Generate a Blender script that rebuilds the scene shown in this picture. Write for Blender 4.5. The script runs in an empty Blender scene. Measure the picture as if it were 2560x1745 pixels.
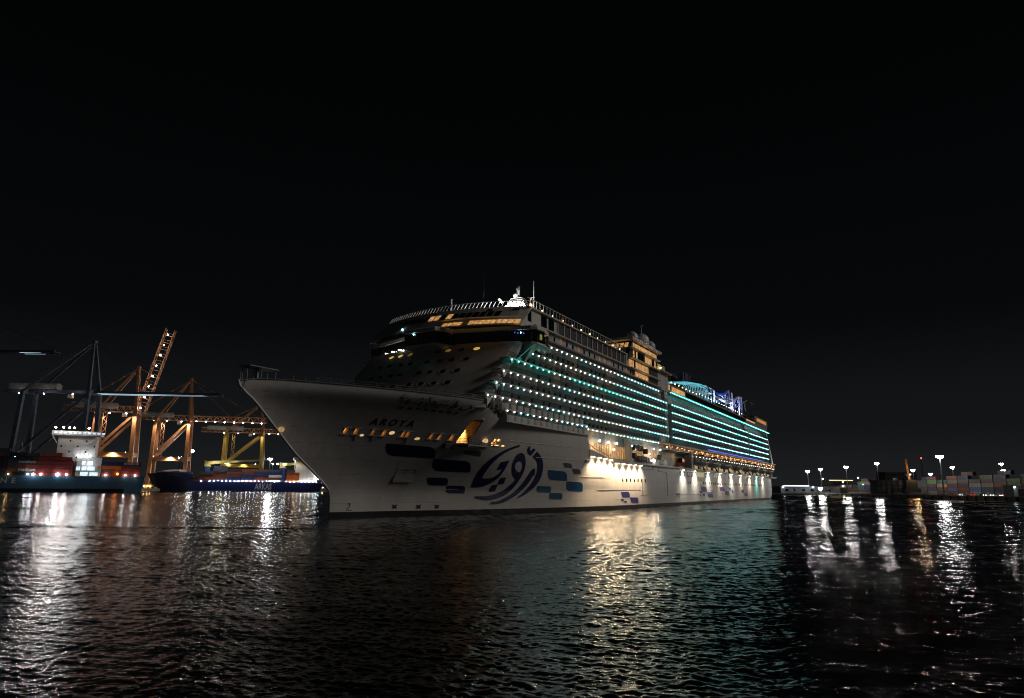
import bpy, bmesh, math, random
import numpy as np
from mathutils import Vector, Matrix
rnd = random.Random(7)
R = math.radians
sc = bpy.context.scene
col = sc.collection

# ------------------------------------------------------------------ camera
CAM_H, PITCH, ROLL, FOC = 5.184, R(11.4877), R(0.4019), 1709.48
cd = bpy.data.cameras.new('camera')
cd.sensor_width = 36.0
cd.lens = FOC / 2560 * 36
cd.clip_start, cd.clip_end = 0.3, 9000
cam = bpy.data.objects.new('camera', cd)
up0 = Vector((0, -math.sin(PITCH), math.cos(PITCH)))
fwd = Vector((0, math.cos(PITCH), math.sin(PITCH)))
rt = Vector((1, 0, 0)) * math.cos(ROLL) + up0 * math.sin(ROLL)
up = Vector((-1, 0, 0)) * math.sin(ROLL) + up0 * math.cos(ROLL)
cam.matrix_world = Matrix(((rt.x, up.x, -fwd.x, 0), (rt.y, up.y, -fwd.y, 0), (rt.z, up.z, -fwd.z, CAM_H), (0, 0, 0, 1)))
col.objects.link(cam)
sc.camera = cam

# ------------------------------------------------------------------ night sky
SUN_EL, SUN_AZ = R(29), R(86)          # faint glow of the harbour floodlights beyond the right quay
w = bpy.data.worlds.new('World'); sc.world = w; w.use_nodes = True
nt = w.node_tree; nt.nodes.clear()
wo = nt.nodes.new('ShaderNodeOutputWorld'); bg = nt.nodes.new('ShaderNodeBackground')
tc = nt.nodes.new('ShaderNodeTexCoord'); sx = nt.nodes.new('ShaderNodeSeparateXYZ')
rp = nt.nodes.new('ShaderNodeValToRGB'); rp.color_ramp.interpolation = 'EASE'
e = rp.color_ramp.elements
e[0].position = 0.0; e[0].color = (0.0118, 0.0126, 0.0140, 1)
e[1].position = 0.55; e[1].color = (0.0006, 0.0009, 0.0010, 1)
k = e.new(0.10); k.color = (0.0062, 0.0067, 0.0077, 1)
k = e.new(0.24); k.color = (0.0020, 0.0024, 0.0027, 1)
nt.links.new(tc.outputs['Generated'], sx.inputs[0]); nt.links.new(sx.outputs[2], rp.inputs[0])
nt.links.new(rp.outputs[0], bg.inputs[0]); bg.inputs[1].default_value = 1.0
nt.links.new(bg.outputs[0], wo.inputs[0])

sl = bpy.data.lights.new('night_glow', 'SUN'); sl.energy = 0.56; sl.angle = R(20); sl.color = (1.0, 0.93, 0.86)
so = bpy.data.objects.new('night_glow', sl); col.objects.link(so)
sdir = Vector((math.sin(SUN_AZ) * math.cos(SUN_EL), math.cos(SUN_AZ) * math.cos(SUN_EL), math.sin(SUN_EL)))
so.rotation_euler = sdir.to_track_quat('Z', 'Y').to_euler()

sc.view_settings.view_transform = 'Standard'; sc.view_settings.look = 'None'
sc.view_settings.exposure = 0.0; sc.view_settings.gamma = 1.0
sc.cycles.max_bounces = 5; sc.cycles.diffuse_bounces = 2; sc.cycles.glossy_bounces = 3
sc.cycles.transmission_bounces = 4; sc.cycles.transparent_max_bounces = 8
sc.cycles.sample_clamp_indirect = 3.0; sc.cycles.sample_clamp_direct = 0.0; sc.cycles.use_denoising = True
sc.cycles.use_light_tree = True; sc.cycles.filter_width = 1.05

# ------------------------------------------------------------------ helpers
def at(x, y, Y):
    """point of the place at depth Y on the sight line through a photograph pixel"""
    u = (x - 1280) / FOC; v = (872.5 - y) / FOC
    c, s = math.cos(ROLL), math.sin(ROLL)
    r_, u_ = u * c - v * s, u * s + v * c
    d = Vector((r_, math.cos(PITCH) - math.sin(PITCH) * u_, math.sin(PITCH) + math.cos(PITCH) * u_))
    d = d * (Y / d.y)
    return Vector((d.x, d.y, d.z + CAM_H))

def tag(o, label=None, cat=None, group=None, kind=None):
    if label: o['label'] = label
    if cat: o['category'] = cat
    if group: o['group'] = group
    if kind: o['kind'] = kind
    return o

def thing(name, label, cat, loc=(0, 0, 0), rz=0.0, group=None):
    o = bpy.data.objects.new(name, None); o.empty_display_size = 1
    col.objects.link(o); o.location = loc; o.rotation_euler = (0, 0, rz)
    return tag(o, label, cat, group)

def link(name, me, parent=None, loc=None, rz=None, color=None):
    o = bpy.data.objects.new(name, me); col.objects.link(o)
    if parent: o.parent = parent
    if loc is not None: o.location = loc
    if rz is not None: o.rotation_euler = (0, 0, rz)
    if color: o.color = (*color, 1)
    return o

class MB:
    def __init__(self): self.v = []; self.f = []
    def add(self, vs, fs):
        b = len(self.v); self.v += [tuple(p) for p in vs]; self.f += [tuple(b + i for i in q) for q in fs]; return self
    def box(self, x0, x1, y0, y1, z0, z1):
        return self.add([(x0, y0, z0), (x1, y0, z0), (x1, y1, z0), (x0, y1, z0), (x0, y0, z1), (x1, y0, z1), (x1, y1, z1), (x0, y1, z1)],
                        [(3, 2, 1, 0), (4, 5, 6, 7), (0, 1, 5, 4), (1, 2, 6, 5), (2, 3, 7, 6), (3, 0, 4, 7)])
    def frame(self, p0, p1):
        d = (Vector(p1) - Vector(p0)); L = d.length; d.normalize()
        a = Vector((0, 0, 1)) if abs(d.z) < 0.9 else Vector((0, 1, 0))
        s = d.cross(a).normalized(); u = s.cross(d).normalized()
        return s, u
    def bar(self, p0, p1, w, h=None, w1=None, h1=None):
        h = h or w; w1 = w1 or w; h1 = h1 or h
        s, u = self.frame(p0, p1); vs = []
        for p, ww, hh in ((p0, w, h), (p1, w1, h1)):
            p = Vector(p)
            vs += [p - s * ww / 2 - u * hh / 2, p + s * ww / 2 - u * hh / 2, p + s * ww / 2 + u * hh / 2, p - s * ww / 2 + u * hh / 2]
        return self.add(vs, [(0, 1, 2, 3), (7, 6, 5, 4), (0, 4, 5, 1), (1, 5, 6, 2), (2, 6, 7, 3), (3, 7, 4, 0)])
    def tube(self, pts, r, n=8, cap=True):
        rs = r if isinstance(r, (list, tuple)) else [r] * len(pts); vs = []; fs = []
        for i, p in enumerate(pts):
            a = pts[max(0, i - 1)]; b = pts[min(len(pts) - 1, i + 1)]
            s, u = self.frame(a, b)
            for k in range(n):
                t = 2 * math.pi * k / n
                vs.append(Vector(p) + (s * math.cos(t) + u * math.sin(t)) * rs[i])
        for i in range(len(pts) - 1):
            for k in range(n):
                fs.append((i * n + k, i * n + (k + 1) % n, (i + 1) * n + (k + 1) % n, (i + 1) * n + k))
        if cap: fs += [tuple(range(n))[::-1], tuple((len(pts) - 1) * n + k for k in range(n))]
        return self.add(vs, fs)
    def ball(self, c, r, n=8, m=5, sz=1.0):
        vs = [(c[0], c[1], c[2] + r * sz)]; fs = []
        for i in range(1, m):
            a = math.pi * i / m
            for k in range(n):
                b = 2 * math.pi * k / n
                vs.append((c[0] + r * math.sin(a) * math.cos(b), c[1] + r * math.sin(a) * math.sin(b), c[2] + r * sz * math.cos(a)))
        vs.append((c[0], c[1], c[2] - r * sz)); last = len(vs) - 1
        for k in range(n): fs.append((0, 1 + k, 1 + (k + 1) % n))
        for i in range(m - 2):
            for k in range(n):
                a0 = 1 + i * n; b0 = a0 + n
                fs.append((a0 + k, b0 + k, b0 + (k + 1) % n, a0 + (k + 1) % n))
        for k in range(n): fs.append((last, 1 + (m - 2) * n + (k + 1) % n, 1 + (m - 2) * n + k))
        return self.add(vs, fs)
    def prism(self, poly, z0, z1):
        n = len(poly)
        return self.add([(*p, z0) for p in poly] + [(*p, z1) for p in poly],
                        [tuple(range(n))[::-1], tuple(range(n, 2 * n))] + [(i, (i + 1) % n, n + (i + 1) % n, n + i) for i in range(n)])
    def grid(self, rows, close=False):
        n = len(rows[0]); vs = [p for r in rows for p in r]; fs = []
        for i in range(len(rows) - 1):
            for k in range(n if close else n - 1):
                fs.append((i * n + k, i * n + (k + 1) % n, (i + 1) * n + (k + 1) % n, (i + 1) * n + k))
        return self.add(vs, fs)
    def mesh(self, name, m, smooth=False):
        me = bpy.data.meshes.new(name); me.from_pydata(self.v, [], self.f); me.validate()
        bm = bmesh.new(); bm.from_mesh(me); bmesh.ops.recalc_face_normals(bm, faces=bm.faces); bm.to_mesh(me); bm.free()
        if smooth: me.polygons.foreach_set('use_smooth', [True] * len(me.polygons))
        me.materials.append(m); return me
    def build(self, name, m, parent=None, smooth=False, loc=None, rz=None):
        return link(name, self.mesh(name, m, smooth), parent, loc, rz)

# ------------------------------------------------------------------ materials
MATS = {}
def mat(name, c, rough=0.5, metal=0.0, var=0.12, scale=0.6, bump=0.0, bscale=4.0, emit=None, es=0.0, objcol=False, alpha=1.0, streak=False, spec=0.5):
    if name in MATS: return MATS[name]
    m = bpy.data.materials.new(name); m.use_nodes = True; t = m.node_tree; b = t.nodes['Principled BSDF']
    b.inputs['Roughness'].default_value = rough; b.inputs['Metallic'].default_value = metal; b.inputs['Specular IOR Level'].default_value = spec
    tcn = t.nodes.new('ShaderNodeTexCoord'); src = tcn.outputs['Object']
    if streak:
        mp = t.nodes.new('ShaderNodeMapping'); mp.inputs['Scale'].default_value = (1, 1, 0.12)
        t.links.new(src, mp.inputs[0]); src2 = mp.outputs[0]
    else: src2 = src
    nz = t.nodes.new('ShaderNodeTexNoise'); nz.inputs['Scale'].default_value = scale; nz.inputs['Detail'].default_value = 5
    t.links.new(src2, nz.inputs['Vector'])
    mr = t.nodes.new('ShaderNodeMapRange'); mr.inputs[1].default_value = 0.3; mr.inputs[2].default_value = 0.7
    mr.inputs[3].default_value = 1 - var; mr.inputs[4].default_value = 1 + var * 0.5
    t.links.new(nz.outputs[0], mr.inputs[0])
    mx = t.nodes.new('ShaderNodeMix'); mx.data_type = 'RGBA'; mx.blend_type = 'MULTIPLY'; mx.inputs[0].default_value = 1
    if objcol:
        oi = t.nodes.new('ShaderNodeObjectInfo'); t.links.new(oi.outputs['Color'], mx.inputs[6])
    else: mx.inputs[6].default_value = (*c, 1)
    t.links.new(mr.outputs[0], mx.inputs[7]); t.links.new(mx.outputs[2], b.inputs['Base Color'])
    if bump:
        n2 = t.nodes.new('ShaderNodeTexNoise'); n2.inputs['Scale'].default_value = bscale; n2.inputs['Detail'].default_value = 3
        t.links.new(src, n2.inputs['Vector'])
        bn = t.nodes.new('ShaderNodeBump'); bn.inputs['Strength'].default_value = bump; bn.inputs['Distance'].default_value = 0.05
        t.links.new(n2.outputs[0], bn.inputs['Height']); t.links.new(bn.outputs[0], b.inputs['Normal'])
    if emit:
        b.inputs['Emission Color'].default_value = (*emit, 1); b.inputs['Emission Strength'].default_value = es
    if alpha < 1: b.inputs['Alpha'].default_value = alpha
    MATS[name] = m; return m

def glow(name, c, s, var=0.0):
    """a thing that gives off light; var adds the uneven brightness of a lit interior"""
    if name in MATS: return MATS[name]
    m = bpy.data.materials.new(name); m.use_nodes = True; t = m.node_tree; b = t.nodes['Principled BSDF']
    b.inputs['Base Color'].default_value = (*[0.4 * x for x in c], 1); b.inputs['Roughness'].default_value = 0.5
    b.inputs['Emission Color'].default_value = (*c, 1); b.inputs['Emission Strength'].default_value = s
    if var:
        tcn = t.nodes.new('ShaderNodeTexCoord'); nz = t.nodes.new('ShaderNodeTexNoise'); nz.inputs['Scale'].default_value = 1.7; nz.inputs['Detail'].default_value = 3
        t.links.new(tcn.outputs['Object'], nz.inputs['Vector'])
        mr = t.nodes.new('ShaderNodeMapRange'); mr.inputs[1].default_value = 0.3; mr.inputs[2].default_value = 0.7
        mr.inputs[3].default_value = s * (1 - var); mr.inputs[4].default_value = s * (1 + var)
        t.links.new(nz.outputs[0], mr.inputs[0]); t.links.new(mr.outputs[0], b.inputs['Emission Strength'])
    MATS[name] = m; return m

white = mat('white_paint', (0.60, 0.58, 0.55), 0.42, var=0.14, scale=0.35, bump=0.25, bscale=1.2, streak=True)
hullm = mat('hull_paint', (0.62, 0.59, 0.55), 0.38, var=0.10, scale=0.30, bump=0.3, bscale=0.55, streak=True)
offw = mat('cabin_paint', (0.54, 0.53, 0.51), 0.5, var=0.15, scale=0.8, bump=0.2)
blackp = mat('black_paint', (0.012, 0.012, 0.014), 0.4)
darkm = mat('dark_steel', (0.03, 0.03, 0.033), 0.5, metal=0.3)
greym = mat('grey_steel', (0.22, 0.23, 0.24), 0.5, metal=0.2, bump=0.2)
glassd = mat('dark_glass', (0.008, 0.010, 0.012), 0.08, var=0.3, spec=0.8)
navy = mat('navy_paint', (0.010, 0.016, 0.075), 0.35)
blue_p = mat('blue_paint', (0.012, 0.085, 0.20), 0.35)
teal_p = mat('teal_paint', (0.02, 0.10, 0.17), 0.35)
green_p = mat('sea_green_paint', (0.075, 0.10, 0.10), 0.4)
purple_p = mat('violet_paint', (0.035, 0.032, 0.19), 0.35)
grey_p = mat('grey_violet_paint', (0.09, 0.09, 0.19), 0.35)
redp = mat('red_paint', (0.45, 0.03, 0.02), 0.4)
warm_win = glow('warm_window', (1.0, 0.52, 0.18), 0.5, 0.6)
warm_soft = glow('warm_soft_window', (1.0, 0.55, 0.22), 0.55, 0.6)
warm_lamp = glow('warm_lamp', (1.0, 0.66, 0.30), 6.0)
white_lamp = glow('white_lamp', (1.0, 0.95, 0.86), 6.5)
bal_white = glow('balcony_white', (0.92, 0.97, 0.90), 11.0)
cool_lamp = glow('cool_lamp', (0.45, 0.92, 1.0), 15.0)
cyan_lamp = glow('cyan_lamp', (0.26, 0.92, 0.95), 15.0)
aqua_lamp = glow('aqua_lamp', (0.12, 0.90, 0.80), 15.0)
teal_strip = glow('teal_strip', (0.03, 0.75, 0.60), .45)
blue_strip = glow('blue_strip', (0.12, 0.20, 1.0), 1.0)
red_lamp = glow('red_lamp', (1.0, 0.08, 0.04), 5.0)
orange_lamp = glow('orange_lamp', (1.0, 0.36, 0.10), 3.0)

def plate_hull(m):
    """welded plate seams, shallow dishing between them, run-down stains"""
    t = m.node_tree; b = t.nodes['Principled BSDF']; N = t.nodes.new; L_ = t.links.new
    tcn = N('ShaderNodeTexCoord'); sp = N('ShaderNodeSeparateXYZ'); cb = N('ShaderNodeCombineXYZ'); L_(tcn.outputs['Object'], sp.inputs[0])
    L_(sp.outputs[1], cb.inputs[0]); L_(sp.outputs[2], cb.inputs[1])
    br = N('ShaderNodeTexBrick'); br.inputs['Scale'].default_value = 1.0; br.inputs['Brick Width'].default_value = 9.0; br.inputs['Row Height'].default_value = 2.4
    br.inputs['Mortar Size'].default_value = 0.035; br.inputs['Mortar Smooth'].default_value = 0.6; L_(cb.outputs[0], br.inputs['Vector'])
    mp = N('ShaderNodeMapping'); mp.inputs['Scale'].default_value = (.5, .5, .07); L_(tcn.outputs['Object'], mp.inputs[0])
    nz = N('ShaderNodeTexNoise'); nz.inputs['Scale'].default_value = 1.4; nz.inputs['Detail'].default_value = 6; L_(mp.outputs[0], nz.inputs['Vector'])
    n2 = N('ShaderNodeTexNoise'); n2.inputs['Scale'].default_value = .45; n2.inputs['Detail'].default_value = 3; L_(tcn.outputs['Object'], n2.inputs['Vector'])
    r1 = N('ShaderNodeValToRGB'); r1.color_ramp.elements[0].position = .36; r1.color_ramp.elements[0].color = (.585, .553, .52, 1); r1.color_ramp.elements[1].position = .56; r1.color_ramp.elements[1].color = (.62, .59, .56, 1)
    L_(nz.outputs[0], r1.inputs[0])
    mx = N('ShaderNodeMix'); mx.data_type = 'RGBA'; mx.blend_type = 'MULTIPLY'; L_(br.outputs['Fac'], mx.inputs[0]); L_(r1.outputs[0], mx.inputs[6]); mx.inputs[7].default_value = (.70, .69, .67, 1)
    L_(mx.outputs[2], b.inputs['Base Color'])
    hh = N('ShaderNodeMath'); hh.operation = 'MULTIPLY_ADD'; L_(br.outputs['Fac'], hh.inputs[0]); hh.inputs[1].default_value = -.35; L_(n2.outputs[0], hh.inputs[2])
    bn = N('ShaderNodeBump'); bn.inputs['Strength'].default_value = .55; bn.inputs['Distance'].default_value = .10; L_(hh.outputs[0], bn.inputs['Height']); L_(bn.outputs[0], b.inputs['Normal'])
plate_hull(hullm)

def light(name, kind, parent, loc, power, color=(1, 1, 1), size=0.3, aim=None, cone=60, blend=0.6):
    l = bpy.data.lights.new(name, kind); l.energy = power; l.color = color
    if kind == 'AREA': l.size = size
    else: l.shadow_soft_size = size
    if kind == 'SPOT': l.spot_size = R(cone); l.spot_blend = blend
    o = bpy.data.objects.new(name, l); col.objects.link(o)
    if parent: o.parent = parent
    o.location = loc
    if aim is not None: o.rotation_euler = (Vector(loc) - Vector(aim)).to_track_quat('Z', 'Y').to_euler()
    return o

def curve_mesh(polys):
    """filled 2D shape (holes allowed) as triangles"""
    cu = bpy.data.curves.new('outline', 'CURVE'); cu.dimensions = '2D'; cu.fill_mode = 'BOTH'
    for pts in polys:
        sp = cu.splines.new('POLY'); sp.points.add(len(pts) - 1); sp.use_cyclic_u = True
        for p, q in zip(sp.points, pts): p.co = (q[0], q[1], 0, 1)
    return to_mesh(cu)

def to_mesh(cu):
    o = bpy.data.objects.new('outline', cu); col.objects.link(o)
    dg = bpy.context.evaluated_depsgraph_get()
    me = bpy.data.meshes.new_from_object(o.evaluated_get(dg))
    bpy.data.objects.remove(o); bpy.data.curves.remove(cu)
    return me

def text_mesh(body, size=1.0, spacing=1.0, bold=0.0, extrude=0.0):
    cu = bpy.data.curves.new('lettering', 'FONT'); cu.body = body; cu.size = size; cu.space_character = spacing
    cu.offset = bold; cu.fill_mode = 'BOTH' if extrude else 'FRONT'; cu.extrude = extrude; cu.resolution_u = 4
    return to_mesh(cu)
# ------------------------------------------------------------------ water
def build_water():
    na = 850
    ang = np.linspace(R(-45), R(45), na)
    rl = [11.0]
    while rl[-1] < 6000: rl.append(rl[-1] * (1 + min(.02, .0018 * (1 + rl[-1] / 110))))
    rad = np.array(rl); nr = len(rad)
    A, RR = np.meshgrid(ang, rad)
    X = RR * np.sin(A); Y = RR * np.cos(A)
    sp = np.maximum(RR * (ang[1] - ang[0]), np.gradient(rad)[:, None] * np.ones_like(RR))       # local spacing
    rg = np.random.default_rng(5); Z = np.zeros_like(X)
    main = R(80); NW = 130
    for i in range(NW):
        lam = 0.20 * (400 ** (i / (NW - 1.0))); k = 2 * math.pi / lam
        th = main + rg.normal(0, 0.50 if lam > 1.5 else 0.8)
        st = rg.uniform(0.6, 1.4)
        ph = rg.uniform(0, 2 * math.pi)
        base = 0.040 * (1.0 if lam < 0.55 else (0.55 / lam) ** 0.95) if lam < 9 else 0.0
        q_ = lam / (3.2 * sp)
        fade = np.clip(q_ - 0.6, 0, 1)
        # where the mesh is too coarse for ripples the shortest waves it can carry keep the water as steep
        slope = np.maximum(base, 0.040 * np.clip((3.2 - q_) / 1.2, 0, 1) * (RR > 25)) * fade * st
        wob = 0.9 * np.sin(X * 0.07 / lam ** 0.3 + rg.uniform(0, 6)) + 0.9 * np.sin(Y * 0.05 / lam ** 0.3 + rg.uniform(0, 6))
        p = k * (X * math.cos(th) + Y * math.sin(th)) + ph + wob
        Z += slope / k * (np.sin(p) + 0.2 * np.sin(2 * p + 0.6))
    # gusts, and the calmer water beyond the bow wave on the quay side
    gust = 0.72 + 0.22 * np.sin(X * 0.19 + 2 * np.sin(Y * 0.06)) * np.sin(Y * 0.11 + 1.5 * np.sin(X * 0.07)) + 0.34 * np.sin(X * 0.05 + 1.3 * np.sin(Y * 0.03)) * np.sin(Y * 0.037 + 0.8 * np.sin(X * 0.021))
    front = 92 + 6 * np.sin((X + 20) * 0.03) - 0.16 * (X + 30)
    calm = np.clip((Y - front) / 3.0, 0, 1) * np.clip((-20 - X) / 8.0, 0, 1)
    Z *= gust * (1 - 0.62 * calm)
    Z += 0.10 * np.exp(-((Y - front + 1.2) / 1.3) ** 2) * np.clip((-22 - X) / 10.0, 0, 1)
    co = np.stack([X, Y, Z], -1).reshape(-1, 3).astype(np.float32)
    me = bpy.data.meshes.new('water')
    i0 = (np.arange(nr - 1)[:, None] * na + np.arange(na - 1)[None, :]).ravel()
    q = np.stack([i0, i0 + na, i0 + na + 1, i0 + 1], -1)[:, ::-1].astype(np.int32)
    me.vertices.add(len(co)); me.vertices.foreach_set('co', co.ravel())
    me.loops.add(q.size); me.loops.foreach_set('vertex_index', q.ravel())
    me.polygons.add(len(q)); me.polygons.foreach_set('loop_start', np.arange(0, q.size, 4, dtype=np.int32))
    me.polygons.foreach_set('loop_total', np.full(len(q), 4, dtype=np.int32))
    me.polygons.foreach_set('use_smooth', np.ones(len(q), dtype=bool))
    me.update(calc_edges=True)
    m = bpy.data.materials.new('harbour_water'); m.use_nodes = True; t = m.node_tree; b = t.nodes['Principled BSDF']
    b.inputs['Base Color'].default_value = (0.0022, 0.0040, 0.0045, 1); b.inputs['IOR'].default_value = 1.333
    b.inputs['Roughness'].default_value = 0.10
    tcn = t.nodes.new('ShaderNodeTexCoord')
    hs = None
    for s, st in ((3.0, 0.30), (7.0, 0.16), (16.0, 0.06)):
        mp = t.nodes.new('ShaderNodeMapping'); mp.inputs['Scale'].default_value = (0.62, 1.25, 1); mp.inputs['Rotation'].default_value = (0, 0, R(10))
        t.links.new(tcn.outputs['Object'], mp.inputs[0])
        nz = t.nodes.new('ShaderNodeTexNoise'); nz.inputs['Scale'].default_value = s; nz.inputs['Detail'].default_value = 2.5; nz.inputs['Distortion'].default_value = 0.6
        t.links.new(mp.outputs[0], nz.inputs['Vector'])
        ml = t.nodes.new('ShaderNodeMath'); ml.operation = 'MULTIPLY'; ml.inputs[1].default_value = st
        t.links.new(nz.outputs[0], ml.inputs[0])
        if hs is None: hs = ml.outputs[0]
        else:
            ad = t.nodes.new('ShaderNodeMath'); ad.operation = 'ADD'; t.links.new(hs, ad.inputs[0]); t.links.new(ml.outputs[0], ad.inputs[1]); hs = ad.outputs[0]
    bn = t.nodes.new('ShaderNodeBump'); bn.inputs['Strength'].default_value = 0.55; bn.inputs['Distance'].default_value = 0.16
    t.links.new(hs, bn.inputs['Height']); t.links.new(bn.outputs[0], b.inputs['Normal'])
    me.materials.append(m)
    tag(link('water', me), kind='structure')
build_water()
# ------------------------------------------------------------------ cruise ship: measured outlines in ship coordinates (metres aft of the stem, metres up)
LOGO = {'a': [(33.83, 13.7), (32.04, 13.24), (29.86, 12.53), (28.24, 11.69), (26.99, 10.7), (26.33, 9.51), (26.2, 8.22), (26.42, 6.82), (26.89, 5.25), (27.86, 5.22), (29.22, 5.36), (30.19, 5.67), (31.09, 6.1), (31.87, 6.71), (32.29, 7.39), (32.5, 8.36), (32.58, 9.33), (32.55, 9.94), (32.57, 10.58), (30.23, 10.1), (30.4, 8.65), (31.13, 8.69), (31.8, 8.85), (31.71, 8.34), (31.32, 7.73), (30.65, 7.18), (29.56, 6.98), (28.21, 6.96), (27.99, 7.55), (27.88, 8.5), (28.0, 9.56), (28.48, 10.52), (29.5, 11.51), (31.01, 12.35), (32.86, 12.98), (33.98, 13.24)], 'd1': [(32.72, 7.09), (34.32, 7.21), (34.64, 5.95), (33.07, 5.84)], 'd2': [(31.75, 5.68), (33.16, 5.81), (33.41, 4.47), (31.8, 4.37)], 'w': [(35.58, 12.15), (36.5, 11.92), (37.33, 11.33), (38.16, 10.36), (38.61, 9.5), (38.85, 8.63), (38.86, 7.69), (38.69, 6.61), (38.31, 5.61), (37.7, 4.66), (36.5, 3.79), (35.18, 3.23), (33.64, 2.88), (32.06, 2.73), (30.45, 2.84), (28.67, 3.17), (28.83, 3.56), (30.2, 3.54), (31.74, 3.59), (33.24, 3.86), (34.68, 4.35), (35.87, 4.97), (36.58, 5.66), (37.07, 6.35), (37.43, 6.85), (36.41, 7.39), (35.42, 8.06), (34.62, 8.9), (34.08, 9.74), (33.85, 10.71), (34.1, 11.51), (34.63, 11.96)], 'wh': [(36.09, 10.48), (36.74, 10.32), (37.36, 9.84), (37.76, 9.23), (37.77, 8.29), (36.68, 8.52), (35.74, 8.93), (35.21, 9.47), (35.04, 10.08), (35.42, 10.4)], 'r': [(41.85, 9.21), (42.35, 9.2), (42.85, 8.34), (43.02, 7.89), (42.51, 7.56), (42.32, 6.66), (41.73, 5.5), (40.81, 4.48), (39.53, 3.53), (38.15, 2.84), (36.58, 2.23), (35.28, 2.0), (33.96, 1.92), (32.85, 1.93), (33.37, 2.45), (34.6, 2.52), (35.99, 2.92), (37.35, 3.47), (38.5, 4.16), (39.41, 4.92), (40.05, 5.87), (40.49, 6.89), (40.88, 8.04), (41.34, 9.01)], 'al': [(40.78, 12.65), (42.2, 12.1), (43.66, 11.19), (44.6, 10.19), (45.23, 9.04), (45.57, 7.87), (45.5, 6.7), (45.05, 5.78), (44.22, 4.87), (42.82, 3.96), (41.32, 3.33), (39.92, 2.89), (40.53, 3.4), (41.69, 4.29), (42.68, 5.31), (43.22, 6.28), (43.45, 7.45), (43.37, 8.48), (43.01, 9.37), (42.27, 10.25), (41.24, 10.98), (39.83, 11.49)], 'h': [(37.33, 13.55), (37.92, 13.55), (37.89, 13.17), (38.14, 12.87), (38.68, 12.73), (39.06, 13.26), (40.08, 13.05), (39.08, 11.72), (37.97, 12.05), (37.19, 12.57), (37.0, 13.06)]}
BLOCKS = [[(5.11, 12.54), (14.1, 12.24), (15.19, 10.28), (6.1, 10.6), 0], [(14.98, 10.27), (23.09, 10.02), (24.47, 8.03), (16.18, 8.12), 0], [(16.46, 6.96), (20.85, 6.98), (21.39, 5.56), (17.19, 5.61), 0], [(21.39, 5.56), (25.78, 5.5), (26.04, 4.09), (21.71, 4.12), 0], [(19.86, 11.88), (23.56, 12.0), (24.15, 10.95), (19.82, 11.36), 2], [(47.07, 9.06), (54.93, 8.87), (55.89, 6.82), (48.41, 6.93), 1], [(55.81, 6.73), (63.08, 6.55), (63.48, 4.46), (56.51, 4.62), 1], [(45.56, 5.65), (50.92, 5.56), (51.05, 4.22), (45.95, 4.28), 3], [(50.73, 4.19), (55.69, 4.14), (55.54, 2.71), (50.65, 2.81), 3], [(52.32, 10.74), (56.04, 10.69), (56.63, 9.67), (53.07, 9.71), 2], [(56.76, 9.57), (60.58, 9.49), (61.1, 8.37), (57.54, 8.44), 2], [(84.09, 4.41), (90.56, 4.38), (90.72, 2.92), (84.82, 3.01), 4], [(90.72, 2.96), (97.43, 2.86), (97.5, 1.34), (91.33, 1.51), 4], [(83.97, 2.58), (86.31, 2.56), (86.2, 2.14), (84.01, 2.14), 4], [(86.28, 2.11), (88.4, 2.06), (88.17, 1.61), (86.32, 1.64), 4], [(164.98, 6.18), (173.17, 6.13), (173.79, 4.26), (165.73, 4.36), 4], [(173.93, 4.16), (182.22, 4.05), (182.86, 2.07), (174.47, 2.25), 4], [(162.89, 4.63), (166.51, 4.63), (166.35, 3.81), (162.74, 3.82), 5], [(167.08, 3.81), (170.43, 3.8), (170.38, 2.78), (167.04, 2.8), 5], [(160.94, 3.65), (162.57, 3.64), (162.48, 3.16), (160.85, 3.16), 4], [(163.34, 3.19), (164.99, 3.18), (164.9, 2.69), (163.25, 2.7), 4], [(180.37, 4.88), (182.15, 4.88), (182.21, 4.4), (180.43, 4.4), 4], [(182.29, 4.4), (184.01, 4.4), (184.07, 3.91), (182.35, 3.92), 4], [(194.09, 6.09), (201.73, 6.06), (202.93, 4.52), (194.62, 4.57), 4], [(203.21, 4.52), (210.8, 4.48), (211.33, 2.73), (203.45, 2.88), 5], [(210.21, 5.95), (213.62, 5.9), (214.57, 4.94), (210.64, 4.98), 4], [(215.16, 4.95), (218.58, 4.91), (219.11, 3.83), (215.58, 3.88), 4], [(196.66, 3.82), (198.44, 3.76), (199.67, 3.2), (197.88, 3.27), 5], [(235.0, 5.19), (241.02, 5.15), (241.78, 3.82), (235.73, 3.83), 4], [(241.77, 3.77), (248.49, 3.68), (249.22, 2.16), (242.49, 2.32), 5], [(246.98, 4.62), (249.36, 4.55), (250.74, 3.91), (248.34, 3.99), 5]]
WINS = [[(-2.79, 14.67), (-2.22, 14.7), (-1.69, 13.76), (-2.27, 13.73)], [(-1.22, 14.68), (-0.68, 14.71), (-0.13, 13.76), (-0.67, 13.73)], [(1.45, 14.66), (1.91, 14.69), (2.49, 13.77), (2.02, 13.75)], [(3.16, 14.63), (3.7, 14.66), (4.31, 13.72), (3.77, 13.69)], [(6.3, 14.61), (6.76, 14.64), (7.41, 13.7), (6.94, 13.68)], [(7.03, 14.62), (7.56, 14.65), (8.22, 13.71), (7.68, 13.68)], [(11.22, 14.52), (11.68, 14.55), (12.39, 13.62), (11.91, 13.6)], [(12.77, 14.47), (13.28, 14.5), (14.0, 13.58), (13.48, 13.56)], [(14.98, 14.44), (15.6, 14.47), (16.34, 13.56), (15.71, 13.53)]]
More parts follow.
